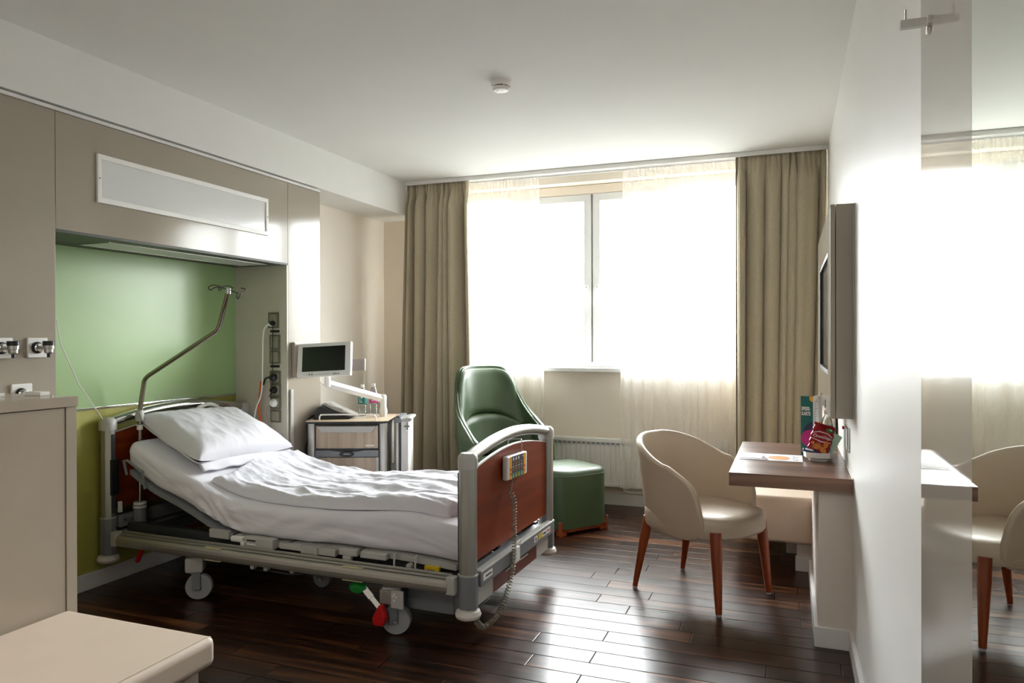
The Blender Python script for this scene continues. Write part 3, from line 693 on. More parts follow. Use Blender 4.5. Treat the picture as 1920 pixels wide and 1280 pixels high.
# ---------------------------------------------------------------- infusion pole
iv = thing('infusion_pole', 'cranked stainless steel infusion pole with hooks standing at the near head corner of the bed', 'pole', BL, BR)
def wb(x, y, z):
    q = BM.inverted() @ Vector((x, y, z)); return q
ivp = [(-2.118, .145, .438), (-2.118, .145, .905)]
W = [(-3.43, 3.105, .985), (-3.403, 3.105, 1.118), (-3.392, 3.105, 1.135), (-3.372, 3.105, 1.151), (-2.905, 3.105, 1.388), (-2.884, 3.105, 1.40), (-2.866, 3.105, 1.428), (-2.806, 3.105, 1.612)]
path = [Vector(p) for p in ivp] + [wb(*p) for p in W]
MBp = MB(); MBp.tube(path, .0125, 14); MBp.out('bent_tube', mat('polished_pole_steel', '#8f887a', .16, 1., var=.03), iv, 50)
c0 = Vector((-2.118, .145, 0))
k_ = MB(); k_.lathe([(0, .895), (.022, .895), (.026, .905), (.022, .94), (.017, .955), (0, .955)], c0, 18); k_.tube([c0 + Vector((.01, -.01, .945)), c0 + Vector((.05, -.025, .90))], .007, 8); k_.out('clamp_collar', M_lgrey, iv)
k_ = MB(); k_.lathe([(.0128, .845), (.0162, .846), (.0162, .872), (.0128, .873)], c0, 18); k_.out('white_band', M_wplast, iv)
tp = wb(-2.806, 3.105, 1.612)
k_ = MB(); k_.lathe([(0, -.015), (.014, -.015), (.014, .012), (.010, .016), (0, .016)], tp, 16); k_.out('hook_socket', M_chrome, iv)
k_ = MB()
def Wp(px, py, dy=0):   # hook wire points in the plane of the pole head
    return wb(-2.806 + (px - 427) * .00268 , 3.105 + dy, 1.612 - (py - 541) * .00268)
k_.tube([Wp(427, 538), Wp(452, 546)], .0035, 6); k_.tube([Wp(427, 538), Wp(404, 532)], .0035, 6)
k_.tube(arcpath([Wp(450, 545, 0), Wp(455, 552, -.02), Wp(460, 557.5, -.03), Wp(464.5, 555, -.03), Wp(464, 549, -.02), Wp(460, 547, .0), Wp(453.5, 544, .03), Wp(453.5, 540, .05), Wp(450, 536, .06), Wp(440, 534, .06)], 6), .0035, 6)
k_.tube(arcpath([Wp(406, 533, 0), Wp(400, 534, -.02), Wp(395, 538, -.03), Wp(391, 538, -.03), Wp(388.3, 533.5, -.03), Wp(391, 528.5, -.01), Wp(397, 529, .01), Wp(402, 531.5, .03)], 6), .0035, 6)
k_.tube(arcpath([Wp(402, 532, 0), Wp(405, 531, .03), Wp(408, 529, .05), Wp(412, 530.5, .06), Wp(420, 533.5, .06)], 6), .0035, 6)
k_.tube(arcpath([Wp(403, 532, 0), Wp(403.4, 537, .0), Wp(405, 540, .0)], 5), .003, 6); k_.tube(arcpath([Wp(411, 533.5, 0), Wp(409, 536.5, .0), Wp(407, 538.5, .0)], 5), .003, 6)
k_.out('hook_wire', mat('dark_hook_wire', '#5d5a50', .3, .9, var=.03), iv)
# ---------------------------------------------------------------- bed remote
rm = thing('bed_remote', 'white bed hand control with coloured keypad hanging on the outside of the footboard', 'remote control', BL, BR)
Y0, Y1, Z0, Z1, X0, X1 = .345, .605, .667, .783, .016, .048
b_ = MB(); tilt = Matrix.Translation((.03, .475, .72)) @ Matrix.Rotation(R(-1.5), 4, 'X') @ Matrix.Translation((-.03, -.475, -.72))
b_.bx(X0, X1, Y0, Y1, Z0, Z1, .009, 3, tilt); body = b_.out('casing', M_wplast, rm)
def kq(y0, y1, z0, z1, m_, nm, x=X1, th=.0012):
    q_ = MB(); q_.bx(x - .0005, x + th, y0, y1, z0, z1, 0, 1, tilt); return q_.out(nm, m_, rm)
kq(.367, .392, .672, .779, M_oran, 'amber_key_strip'); kq(.55, .578, .672, .779, M_oran, 'amber_key_strip')
kq(.392, .55, .698, .779, M_dgrey, 'dark_keypad'); kq(.392, .55, .672, .698, M_teal, 'teal_key_row')
ki = MB(); ko = MB(); ky = MB(); kr = MB()
for c in range(3): ki.prism([(.413 + .034 * c + .008 * math.cos(a), .765 + .009 * math.sin(a)) for a in np.linspace(0, 2 * PI, 10)[:-1]], X1, X1 + .002, 'X', 0, tilt)
for c in range(4):
    yc = .411 + .037 * c
    ko.prism([(yc - .007, .737), (yc + .007, .737), (yc, .751)], X1, X1 + .002, 'X', 0, tilt)
    ko.prism([(yc - .007, .719), (yc + .007, .719), (yc, .705)], X1, X1 + .002, 'X', 0, tilt)
    ki.bx(X1, X1 + .002, yc - .010, yc + .008, .7265, .7295, 0, 1, tilt)
    ky.prism([(yc - .007, .676), (yc + .007, .676), (yc + .003, .694), (yc - .004, .694)], X1, X1 + .002, 'X', 0, tilt)
ki.bx(X1, X1 + .002, .53, .545, .764, .768, 0, 1, tilt)
for z in (.712, .69): kr.bx(X1, X1 + .002, .372, .387, z, z + .011, 0, 1, tilt)
kr.bx(X1, X1 + .002, .556, .572, .71, .72, 0, 1, tilt); kr.bx(X1, X1 + .002, .556, .572, .69, .697, 0, 1, tilt)
ki.out('key_symbols', M_paper, rm); ko.out('arrow_symbols', M_chip, rm); ky.out('yellow_symbols', M_yell, rm); kr.out('red_symbols', M_red, rm)
for y in (.375, .565):
    hk = MB()
    zt0 = .765 + .062 * math.sin(PI * (y + .02) / (YW + .04)) + .006
    hk.tube(arcpath([(.03, y, .775), (.03, y + .004, zt0 + .004), (.012, y, zt0 + .012), (-.02, y - .02, zt0 + .012), (-.03, y - .025, zt0), (-.03, y - .025, zt0 - .02)], 5), .0032, 8)
hk.out('hanging_hooks', M_steel, rm)
cd = MB()
cw = [(.032, .435, .667), (.034, .425, .635), (.036, .405, .605)]
cd.tube(arcpath(cw, 5), .0035, 8)
cp_ = arcpath([(.036, .405, .605), (.056, .40, .56), (.062, .385, .46), (.066, .375, .32), (.06, .35, .21), (.05, .29, .115), (.04, .20, .065), (.03, .10, .06), (.03, .03, .105), (.03, -.015, .165)], 14)
acc = [0.]
for a, b in zip(cp_, cp_[1:]): acc.append(acc[-1] + (b - a).length)
Ltot = acc[-1]; hp = []; turns = 62; NP = turns * 9
for i in range(NP + 1):
    s = Ltot * i / NP; k = max(0, min(len(cp_) - 2, int(np.searchsorted(acc, s)) - 1))
    t = (s - acc[k]) / max(1e-9, acc[k + 1] - acc[k]); p = cp_[k].lerp(cp_[k + 1], t); d = (cp_[k + 1] - cp_[k]).normalized()
    u = d.cross(Vector((1, 0, 0))).normalized(); v_ = d.cross(u); a = 2 * PI * i / 9
    hp.append(p + (u * math.cos(a) + v_ * math.sin(a)) * .0115)
cd.tube(hp, .0027, 5)
cd.out('coiled_cord', M_coil, rm, 60)
# ---------------------------------------------------------------- wall light and reading light over the bed
lb = thing('wall_light', 'long white rectangular wall light on the taupe panel above the bed alcove', 'light', (XP, 3.197, 2.135))
f = MB(); a, b = .617, .118
for (y0, y1, z0, z1) in ((-a, a, b - .026, b), (-a, a, -b, -b + .026), (-a, -a + .022, -b + .021, b - .021), (a - .022, a, -b + .021, b - .021)): f.bx(-.001, .012, y0, y1, z0, z1, .003)
f.out('frame', M_wplast, lb)
MB().bx(0, .004, -a + .02, a - .02, -b + .02, b - .02, .002).out('diffuser', M_diff, lb)
for y in (-a + .01, a - .01): MB().lathe([(0, 0), (.004, 0), (.004, .002), (0, .002)], (.0122, y, 0), 8, 'X').out('screw', M_mgrey, lb)
rl = thing('reading_light', 'recessed strip light in the underside of the bed alcove canopy', 'light', (-3.335, 3.33, AZ - .012))
f = MB()
for (x0, x1, y0, y1) in ((-.11, .11, -.60, -.588), (-.11, .11, .588, .60), (-.11, -.10, -.589, .589), (.10, .11, -.589, .589)): f.bx(x0, x1, y0, y1, -.004, .001, .001)
f.out('frame', M_alu, rl); MB().bx(-.101, .101, -.589, .589, -.002, .001).out('diffuser', mat('grey_prismatic_cover', '#cfd2ce', .4), rl)
# ---------------------------------------------------------------- gas outlets
def gas_outlet(loc, label, valve=True):
    t = thing('gas_outlet', label, 'gas outlet', loc, 0, 'medical gas outlets on the taupe panel')
    MB().bx(0, .012, -.046, .046, -.044, .044, .004).out('plate', M_wplast, t)
    MB().lathe([(0, 0), (.026, 0), (.026, .006), (.021, .008), (.021, .002)], (.012, -.006, 0), 28, 'X').out('socket_ring', M_black, t)
    MB().lathe([(0, 0), (.021, 0), (.021, .016), (.017, .02), (.009, .021), (0, .021)], (.012, -.006, 0), 28, 'X').out('socket_collar', M_chrome, t)
    if valve:
        v = MB(); v.lathe([(0, .02), (.008, .02), (.008, .075), (0, .075)], (.0, -.006, 0), 16, 'X'); V_ = v.out('valve_stem', M_steel, t)
        MB().lathe([(0, -.026), (.010, -.026), (.018, -.020), (.018, -.006), (.022, -.004), (.022, .010), (0, .010)], (.086, -.006, 0), 24).out('valve_body', M_steel, V_)
        MB().lathe([(0, .010), (.024, .010), (.024, .028), (.021, .030), (0, .030)], (.086, -.006, 0), 24).out('valve_knob', M_black, V_)
        MB().lathe([(0, -.042), (.007, -.042), (.007, -.026), (0, -.026)], (.086, -.006, 0), 12).out('hose_nipple', M_black, V_)
    return t
gas_outlet((XP, 2.277, 1.318), 'medical gas outlet with black-topped valve, nearest to the green alcove')
gas_outlet((XP, 2.120, 1.318), 'medical gas outlet with black-topped valve, farthest from the green alcove')
gas_outlet((XP, 2.205, 1.118), 'low medical gas outlet without a valve just above the beige cabinet top', False)
# ---------------------------------------------------------------- cabinet and bench on the left
CX, CY, CZ = -2.52, 1.99, 1.14
cbn = thing('cabinet', 'beige lacquered cabinet with overhanging top against the taupe panel left of the bed', 'cabinet', (XP, CY, 0))
dx = CX - XP
MB().bx(.002, dx + .006, -1.6, .003, CZ - .038, CZ, .002).out('top', M_taupe2, cbn)
MB().bx(.002, dx, -.042, -.0, .06, CZ - .038, .0015).out('side_panel', M_taupe2, cbn)
MB().bx(.02, dx - .02, -1.6, -.043, .06, CZ - .04).out('carcass', M_taupe2, cbn)
MB().bx(dx - .018, dx - .003, -.85, -.045, .07, CZ - .041, .0015).out('door', M_taupe2, cbn)
MB().bx(dx - .018, dx - .003, -1.6, -.853, .07, CZ - .041, .0015).out('door', M_taupe2, cbn)
MB().bx(.02, dx - .05, -1.6, -.03, 0, .06).out('plinth', M_taupe2, cbn)
MB().lathe([(0, 0), (.004, 0), (.004, .006), (0, .007)], (dx - .05, -.06, CZ), 10).out('top_stud', M_wplast, cbn)
for (x0, x1, y0, y1), lab in (((-2.74, -2.655, 1.945, 1.985), 'white flat tray on the beige cabinet top, nearer to the bed'), ((-2.85, -2.745, 1.83, 1.875), 'white flat tray on the beige cabinet top, farther from the bed')):
    tr = MB(); tr.bx(x0, x1, y0, y1, CZ, CZ + .014, .002)
    tag(tr.out('tray', M_wplast), lab, 'tray', 'white trays on the cabinet')
bn = thing('padded_bench', 'cream leather padded bench with seamed edge in front of the beige cabinet', 'bench', (CX, 1.955, 0))
BD = .705
c_ = MB(); c_.bx(.002, BD, -1.9, -.003, .247, .352, .030, 5); c_.out('cushion', M_cream2, bn, 80)
c_ = MB(); c_.tube([(BD - .020, -1.88, .3512), (BD - .020, -.036, .3512), (BD - .020, -.016, .346), (BD - .021, -.006, .332), (BD - .022, -.0025, .310), (BD - .022, -.0025, .275)], .0022, 6); c_.out('piping', M_cream2, bn)
MB().bx(.004, BD - .055, -1.9, -.03, .0, .246, .004).out('base', M_taupe2, bn)
# ---------------------------------------------------------------- service panel in the alcove side: sockets, plugs, cables
PY = AY1 - .012
def wall_socket(x, z, w, h, label, plug=None):
    t = thing('wall_socket', label, 'socket', (x, PY, z), 0, 'sockets on the alcove service strip')
    MB().bx(-w / 2, w / 2, -.010, 0, -h / 2, h / 2, .003).out('frame', mat('olive_grey_frame', '#6b6957', .4), t)
    MB().bx(-w / 2 + .012, w / 2 - .012, -.013, -.009, -h / 2 + .012, h / 2 - .012, .002).out('insert', mat('socket_insert_grey', '#97937f', .4), t)
    if plug is not None:
        MB().lathe([(0, 0), (.020, 0), (.020, .006), (0, .006)], (0, -.0125, 0), 20, 'Y', Matrix.Identity(4)).out('socket_well', M_black if plug == 'b' else M_lgrey, t)
    return t
wall_socket(-3.235, 1.482, .085, .105, 'topmost double socket frame of the service strip, with the white cable plugged in', 'b')
wall_socket(-3.225, 1.335, .085, .10, 'empty square cover below the topmost socket of the service strip')
wall_socket(-3.225, 1.235, .085, .09, 'empty square cover in the middle of the service strip')
wall_socket(-3.222, 1.10, .085, .085, 'upper of two sockets with a black plug on the service strip', 'b')
wall_socket(-3.22, 1.015, .085, .085, 'lower of two sockets with a black plug on the service strip', 'b')
wall_socket(-3.22, .93, .085, .085, 'socket with a white plug on the service strip', 'w')
wall_socket(-3.22, .84, .085, .085, 'lowest socket cover of the service strip')
for z, lab in ((1.40, 'small black label bar under the topmost socket'), (1.165, 'small black label bar above the black plugs')):
    tag(MB().bx(-3.265, -3.19, PY - .004, PY, z, z + .016, .001).out('label_bar', M_black), lab, 'label', 'black label bars on the service strip')
def cable(name, lab, pts, r, m_, plug=None, pm=None):
    t = thing(name, lab, 'cable', pts[0])
    o_ = Vector(pts[0]); c = MB(); c.tube([Vector(p) - o_ for p in arcpath(pts, 8)], r, 8); c.out('lead', m_, t)
    if plug:
        q = MB(); q.lathe([(0, 0), (plug, 0), (plug, .018), (plug * .55, .034), (0, .036)], (0, .0, 0), 18, 'Y', Matrix.Rotation(PI, 4, 'Z') @ Matrix.Translation((0, -.012, 0))); q.out('plug', pm, t)
    return t
yy = PY - .03
cable('power_cable', 'white cable hanging from the topmost socket of the service strip', [(-3.235, yy, 1.455), (-3.262, yy - .02, 1.44), (-3.285, yy - .02, 1.38), (-3.29, yy - .02, 1.2), (-3.30, yy - .02, 1.0), (-3.345, yy - .03, .86), (-3.36, yy - .04, .62), (-3.34, yy - .05, .35)], .005, M_wplast, .016, M_wplast)
cable('power_cable', 'thin black cable running down the sockets of the service strip', [(-3.228, yy, 1.46), (-3.226, yy + .005, 1.40), (-3.23, yy + .005, 1.25), (-3.226, yy, 1.10), (-3.235, yy, 1.0), (-3.24, yy, .90)], .0025, M_black, .017, M_black)
cable('power_cable', 'black plug and lead in the middle of the service strip', [(-3.222, yy, 1.10), (-3.245, yy - .01, 1.10), (-3.275, yy - .01, 1.09), (-3.30, yy, 1.05)], .006, M_black, .026, M_black)
cable('power_cable', 'black plug below the middle of the service strip', [(-3.22, yy, 1.015), (-3.225, yy - .012, 1.0), (-3.24, yy - .015, .97)], .004, M_black, .024, M_black)
cable('power_cable', 'orange cable hanging beside the service strip', [(-3.315, yy - .005, 1.075), (-3.318, yy - .012, 1.0), (-3.322, yy - .02, .90), (-3.30, yy - .03, .82), (-3.268, yy - .03, .775), (-3.285, yy - .03, .74), (-3.33, yy - .03, .72), (-3.35, yy - .03, .64)], .0075, M_orange)
cc = thing('coiled_cable', 'grey beige coiled cable hanging from the white plug of the service strip', 'cable', (-3.22, yy, .93))
q = MB(); q.lathe([(0, 0), (.028, 0), (.028, .016), (.014, .034), (0, .036)], (0, 0, 0), 18, 'Y', Matrix.Rotation(PI, 4, 'Z') @ Matrix.Translation((0, -.012, 0))); q.out('plug', M_wplast, cc)
q = MB(); P_ = arcpath([(0, -.01, 0), (-.03, -.02, -.03), (-.03, -.03, -.07), (.0, -.04, -.12), (.02, -.05, -.17), (.03, -.05, -.19)], 6); q.tube(P_, .004, 8)
base = [Vector((.03, -.05, -.19)), Vector((.06, -.06, -.27)), Vector((.11, -.07, -.36)), Vector((.16, -.08, -.44))]; bp2 = arcpath(base, 20); hp = []
for i in range(len(bp2) * 4):
    s = i / 4; k = min(int(s), len(bp2) - 2); p = bp2[k].lerp(bp2[k + 1], s - k); d = (bp2[k + 1] - bp2[k]).normalized(); u = d.cross(Vector((0, 1, 0))).normalized(); v_ = d.cross(u); aa = 2 * PI * i / 14
    hp.append(p + (u * math.cos(aa) + v_ * math.sin(aa)) * .013)
q.tube(hp, .0045, 6); q.out('coil', M_coil, cc, 60)
tag(MB().tube([(-3.128, 2.372, 1.44), (-3.19, 2.44, 1.33), (-3.30, 2.62, 1.13), (-3.43, 2.86, .93)], .0028, 6).out('pull_cord', M_wplast), 'thin white cord running from the taupe panel down to the headboard', 'cord')
tag(MB().bx(-3.128, -3.10, 4.05, 4.33, 1.10, 1.335, .006).out('wall_box', M_taupe), 'shallow taupe box on the panel behind the swivel monitor', 'box')
tag(MB().bx(-3.128, -3.116, 4.03, 4.06, .55, 1.02, .004).out('guard_strip', M_lgrey), 'narrow grey guard strip on the panel edge beside the bedside cabinet', 'strip')
# ---------------------------------------------------------------- bedside cabinet
BR2 = R(22)
bc = thing('bedside_cabinet', 'pale oak bedside cabinet with silver posts between the bed and the curtain', 'cabinet', (-2.804, 4.214, 0), BR2)
HW, BDp, TZ = .276, .47, .80
MB().prism([(-HW, -.01), (HW - .03, -.01), (HW, .02), (HW + .02, BDp), (-HW - .0, BDp)], TZ - .005, TZ, 'Z', .002).out('top', M_oakh, bc)
MB().prism([(-HW + .004, -.008), (HW - .03, -.008), (HW - .003, .02), (HW + .016, BDp - .004), (-HW + .004, BDp - .004)], TZ - .018, TZ - .0048, 'Z', .002).out('top_underlay', M_black, bc)
for s in (-1, 1):
    p_ = MB(); cx_ = s * (HW - .034); p_.prism([(cx_ + .026 * math.copysign(abs(math.cos(a)) ** .7, math.cos(a)), .028 + .026 * math.copysign(abs(math.sin(a)) ** .7, math.sin(a))) for a in np.linspace(0, 2 * PI, 21)[:-1]], .09, TZ - .018); p_.out('corner_post', M_alu, bc)
    MB().bx(cx_ - .012, cx_ + .012, .06, BDp - .01, .10, TZ - .02, .004).out('side_panel', M_lgrey, bc)
MB().bx(-HW + .05, HW - .05, .03, BDp - .02, .10, TZ - .02).out('carcass', M_dgrey, bc)
dr = MB().bx(-HW + .066, HW - .066, .012, .03, .612, .768, .004).out('drawer', M_oak, bc)
h_ = MB(); h_.prism([(-.195, .764), (.195, .764), (.195, .757), (.168, .722), (-.168, .722), (-.195, .757)], -.006, .014, 'Y', .004); h_.out('drawer_handle', M_lgrey, dr)
mk = MB(); mk.bx(.125, .185, .0108, .013, .628, .636, .001); mk.out('drawer_badge', M_wplast, dr)
bd = MB().prism([(-HW + .062, .555), (HW - .062, .555), (HW - .062, .600), (.12, .600), (.06, .592), (-.06, .592), (-.12, .600), (-HW + .062, .600)], .004, .03, 'Y', .003).out('handle_rail', M_mgrey, bc)
o_ = MB(); o_.lathe([(0, 0), (.048, 0), (.048, .008), (.044, .011), (0, .011)], (0, 0, 0), 30, 'Y', Matrix.Translation((0, .004, .576)) @ Matrix.Diagonal((1, 1, .42, 1)) @ Matrix.Rotation(PI, 4, 'Z')); o_.out('oval_grip', M_black, bd)
o_ = MB(); o_.bx(-.022, .022, -.0085, -.005, .574, .579, .001); o_.out('grip_mark', M_lgrey, bd)
dd = MB().bx(-HW + .082, HW - .082, .014, .03, .14, .550, .003).out('door', M_oak, bc)
for s in (-1, 1): MB().bx(s * (HW - .082), s * (HW - .062), .012, .03, .14, .552, .002).out('door_edge', M_lgrey, bc)
MB().bx(-HW + .06, HW - .06, .03, BDp - .04, .05, .10, .004).out('base', M_mgrey, bc)
for x in (-.2, .2):
    for y in (.06, .38): MB().lathe([(0, -.011), (.03, -.011), (.032, -.008), (.032, .008), (.03, .011), (0, .011)], (x, y, .032), 20, 'X').out('castor', M_rubber, bc)
rl_ = MB(); rl_.tube(arcpath([(-.190, .03, TZ), (-.190, .03, TZ + .026), (-.182, .03, TZ + .036), (-.170, .03, TZ + .040), (0, .028, TZ + .041), (.170, .03, TZ + .040), (.182, .03, TZ + .036), (.190, .03, TZ + .026), (.190, .03, TZ)], 4), .005, 8); rl_.out('gallery_rail', M_wplast, bc)
# folded table leaf
lf = MB().bx(.318, .338, .10, .40, .14, .80, .004).out('folded_leaf', M_alu, bc)
MB().bx(.339, .352, .095, .12, .16, .79, .002).out('leaf_groove', M_dgrey, bc)
MB().bx(.353, .405, .10, .40, .13, .785, .006).out('leaf_board', M_wplast, bc)
l2 = MB(); l2.bx(.312, .355, .09, .42, .775, .812, .006); l2.out('leaf_head', M_mgrey, bc)
l2 = MB(); l2.bx(.322, .345, .092, .13, .811, .818, .002); l2.out('leaf_button', M_black, bc)
l2 = MB(); l2.prism([(.352, .80), (.40, .81), (.425, .807), (.43, .797), (.42, .785), (.395, .778), (.352, .776)], .10, .38, 'Y', .006); l2.out('leaf_handle', M_lgrey, bc)
l2 = MB(); l2.tube([(.40, .095, .775), (.40, .085, .745), (.395, .085, .72)], .006, 8); l2.tube([(.378, .085, .752), (.415, .085, .752)], .006, 8); l2.out('leaf_catch', M_chrome, bc)
l2 = MB(); l2.bx(.27, .32, .18, .24, .44, .475, .004); l2.out('leaf_bracket', M_lgrey, bc)
bcM = Matrix.Translation((-2.804, 4.214, 0)) @ Matrix.Rotation(BR2, 4, 'Z')
# swivel monitor
BRm = R(6)
mn = thing('monitor', 'white swivel monitor with a dark screen on an arm above the bedside cabinet', 'monitor', (-2.90, 4.10, 1.218), BRm)
tl = Matrix.Rotation(R(-9), 4, 'X') @ Matrix.Rotation(R(-3), 4, 'Y')
a, b = .197, .113
q = MB(); q.prism([(-a, -b), (a, -b), (a, b), (-a, b)], -.012, .020, 'Y', .007, tl); q.out('bezel', M_wplast, mn)
MB().bx(-.158, .158, -.0135, -.011, -.078, .088, .001, 2, tl).out('screen', M_screen, mn)
MB().bx(-.14, .14, .018, .045, -.08, .08, .014, 2, tl).out('rear_housing', M_wplast, mn)
for x in (-.10, -.082, .078, .094, .112): MB().lathe([(0, 0), (.0045, 0), (.0045, .0015), (0, .0015)], (x, -.0137, -.098), 10, 'Y', tl).out('button', M_dgrey, mn)
MB().bx(-.055, .05, -.0132, -.0115, -.100, -.0975, 0, 1, tl).out('button_marks', M_lgrey, mn)
q = MB(); q.bx(a, a + .10, -.004, .0, -.085, -.010, .003, 2, tl); q.out('clear_flap', M_acry, mn)
q = MB(); q.bx(a + .096, a + .103, -.006, .002, -.088, -.008, .002, 2, tl); q.out('flap_edge', M_wplast, mn)
arm = MB(); J = Vector((-2.90, 4.135, 0)); P0 = J + Vector((0, 0, 1.055)); inv = (Matrix.Translation((-2.90, 4.10, 1.218)) @ Matrix.Rotation(BRm, 4, 'Z')).inverted()
P1 = Vector((-2.725, 4.56, .925)); d = P1 - P0
arm.tube([inv @ (P0 + d * .0), inv @ P1], .024, 4, sx=.75, sy=1.1); arm.lathe([(0, -.02), (.02, -.02), (.02, .075), (0, .075)], inv @ P0, 18); arm.out('arm', M_wplast, mn)
q = MB(); q.lathe([(0, -.125), (.022, -.125), (.03, -.09), (.022, -.05), (.024, .02), (.016, .032), (0, .034)], inv @ P1, 20); q.out('pivot', M_wplast, mn)
q = MB(); q.tube(arcpath([inv @ (J + Vector((-.05, -.01, 1.105))), inv @ (J + Vector((-.045, -.02, 1.075))), inv @ (J + Vector((-.02, -.025, 1.05))), inv @ (J + Vector((.02, -.025, 1.04)))], 6), .003, 6); q.out('arm_cable', M_wplast, mn)
# telephone
tp = thing('telephone', 'grey and black desk telephone on the bedside cabinet', 'telephone', bcM @ Vector((-.135, .20, TZ)), BR2 + R(4)); tp.scale = (1.05, 1.0, 1.28)
q = MB(); q.prism([(-.115, .0), (.125, .0), (.125, .012), (.03, .035), (-.06, .072), (-.085, .068), (-.105, .035)], -.10, .09, 'Y', .006); q.out('base', M_black, tp)
q = MB(); q.prism([(-.075, .074), (-.05, .088), (-.01, .086), (.06, .058), (.15, .022), (.165, .012), (.12, .010), (.02, .040), (-.06, .073)], -.055, .085, 'Y', .006); q.out('handset', M_lgrey, tp)
q = MB(); q.prism([(-.03, .083), (.055, .062), (.055, .056), (-.03, .077)], -.060, -.052, 'Y', .001); q.out('handset_window', M_wplast, tp)
q = MB(); q.prism([(.07, .050), (.15, .022), (.15, .016), (.07, .040)], -.058, -.050, 'Y', .001); q.out('key_strip', M_wplast, tp)
q = MB(); q.tube(arcpath([(-.11, -.06, .02), (-.135, -.07, .012), (-.155, -.085, -.02), (-.150, -.09, -.10), (-.165, -.085, -.16), (-.150, -.09, -.22), (-.145, -.08, -.33)], 6), .0065, 8); q.out('handset_cord', M_black, tp)
tag(MB().bx(-.05, .05, -.03, .03, 0, .002, .0005).out('note', M_paper), 'small white note between the telephone and the bottles', 'note').matrix_world = bcM @ Matrix.Translation((.045, .20, TZ + .0005))
# water bottles
def bottle(loc, label, m_lab, rz, h=.225, grp='labelled water bottles'):
    t = thing('water_bottle', label, 'bottle', loc, rz, grp); r = .031; k = h / .225
    pr = [(0, .004), (.022, 0), (.029, .004), (r, .012), (r, .020)]
    for z in (.028, .042, .056, .070): pr += [(r, z), (r - .0022, z + .004), (r, z + .008)]
    pr += [(r, .092), (r, .148), (.030, .155), (.026, .172), (.018, .190), (.0125, .200), (.0125, .206), (0, .206)]
    MB().lathe([(q[0], q[1] * k) for q in pr], n=32).out('bottle_body', M_pet, t)
    MB().lathe([(0, .204 * k), (.0135, .204 * k), (.0145, .206 * k), (.0145, .222 * k), (.013, .225 * k), (0, .225 * k)], n=24).out('cap', M_wplast, t)
    MB().lathe([(r + .0004, .088 * k), (r + .0008, .088 * k), (r + .0008, .148 * k), (r + .0004, .148 * k)], n=40).out('paper_label', m_lab, t)
    for i, (a0, a1, z0, z1) in enumerate(((-120, -75, .100, .104), (-118, -90, .112, .114), (-125, -100, .120, .122), (-95, -78, .128, .140), (-128, -102, .134, .136))):
        A = [R(x) for x in np.linspace(a0, a1, 7)]; rr = r + .0012
        m2 = MB(); m2.prism([(rr * math.cos(x), rr * math.sin(x)) for x in A] + [((rr + .0004) * math.cos(x), (rr + .0004) * math.sin(x)) for x in A[::-1]], z0 * k, z1 * k); m2.out('label_print', M_white_ink, t)
    return t
bottle(bcM @ Vector((.045, .335, TZ)), 'clear water bottle with a teal label on the bedside cabinet', M_teal, R(20))
bottle(bcM @ Vector((.108, .44, TZ)), 'clear water bottle with a magenta label on the bedside cabinet', M_pink, R(26))
# ---------------------------------------------------------------- upholstered shells
def shell(out_path, z0, hfun, thick, nu, nv, widen=None):
    """out_path(s, r) -> (x, y) plan of the shell; hfun(s) -> rim height"""
    mb = MB()
    def f(u, v):
        s = u * 2 - 1; h = hfun(s); z = z0(s) + (h - z0(s)) * v
        x, y = out_path(s, z)
        return Vector((x, y, z))
    mb.grid(f, nu, nv); return mb
def upath(s, w, back, front, rr=.62):
    """U-shaped plan: arc round the back, straight arms. back>0 is behind, front<0"""
    a = abs(s); sg = 1 if s >= 0 else -1
    if a < rr:
        t = a / rr * PI / 2; e = .82
        return sg * w * math.sin(t) ** e, back * math.cos(t)
    t = (a - rr) / (1 - rr); return sg * w * (1 - .04 * t), front * t
# green lounge chair
ac = thing('armchair', 'high-backed green leather lounge chair in front of the window', 'armchair', (-2.02, 5.15, 0), R(50))
def aw(z): return np.interp(z, [.22, .42, .62, .74, 1.14], [.25, .315, .335, .312, .262])
def ah(s):
    a = abs(s); k = np.interp(a, [0, .15, .25, .31, .35, .38, .41, .45, .50, .57, .66, .8, 1.0], [1.135, 1.133, 1.124, 1.108, 1.085, 1.05, 1.0, .92, .835, .765, .715, .665, .60]); return float(k)
def apath(s, z):
    w_ = aw(z); lean = .15 * max(0, z - .40) / .7
    x, y = upath(s, w_, .30, -.20, .60); k = sst(.62, 1.0, z)
    if y > 0: y = y * (1 - .45 * k) + .10 * k
    else: y = y + .10 * k * (1 + y / .3)
    return x, y + lean
sh = shell(apath, lambda s: .235, ah, .05, 81, 26)
o = sh.out('shell', M_gleath, ac, 60); solid(o, .05, 0)
md = o.modifiers.new('soft', 'BEVEL'); md.width = .018; md.segments = 3; md.limit_method = 'ANGLE'; md.angle_limit = R(50)
def cush(s0, z_lo, z_hi, inset, puff, name):
    mb = MB()
    def f(u, v):
        s = (u * 2 - 1) * s0; zl, zh = z_lo(s), min(z_hi(s), ah(s) - .014); z = zl + (zh - zl) * v
        x, y = apath(s, z); e = min(u, 1 - u) * 2; ev = min(v, 1 - v) * 2
        k = (1 - (1 - min(1, e * 3)) ** 2) ** .5 * (1 - (1 - min(1, ev * 4)) ** 2) ** .5
        n = Vector((x * 1.3, y + .05, 0)); n = n.normalized() if n.length > 0 else Vector((0, 1, 0))
        q = inset + puff * k
        return Vector((x - n.x * q, y - n.y * q, z))
    mb.grid(f, 41, 18); o = mb.out(name, M_gleath, ac, 60); solid(o, .03, 0); return o
cush(.42, lambda s: .765 - .12 * (s / .4) ** 2, lambda s: 1.118, .004, .034, 'back_cushion')
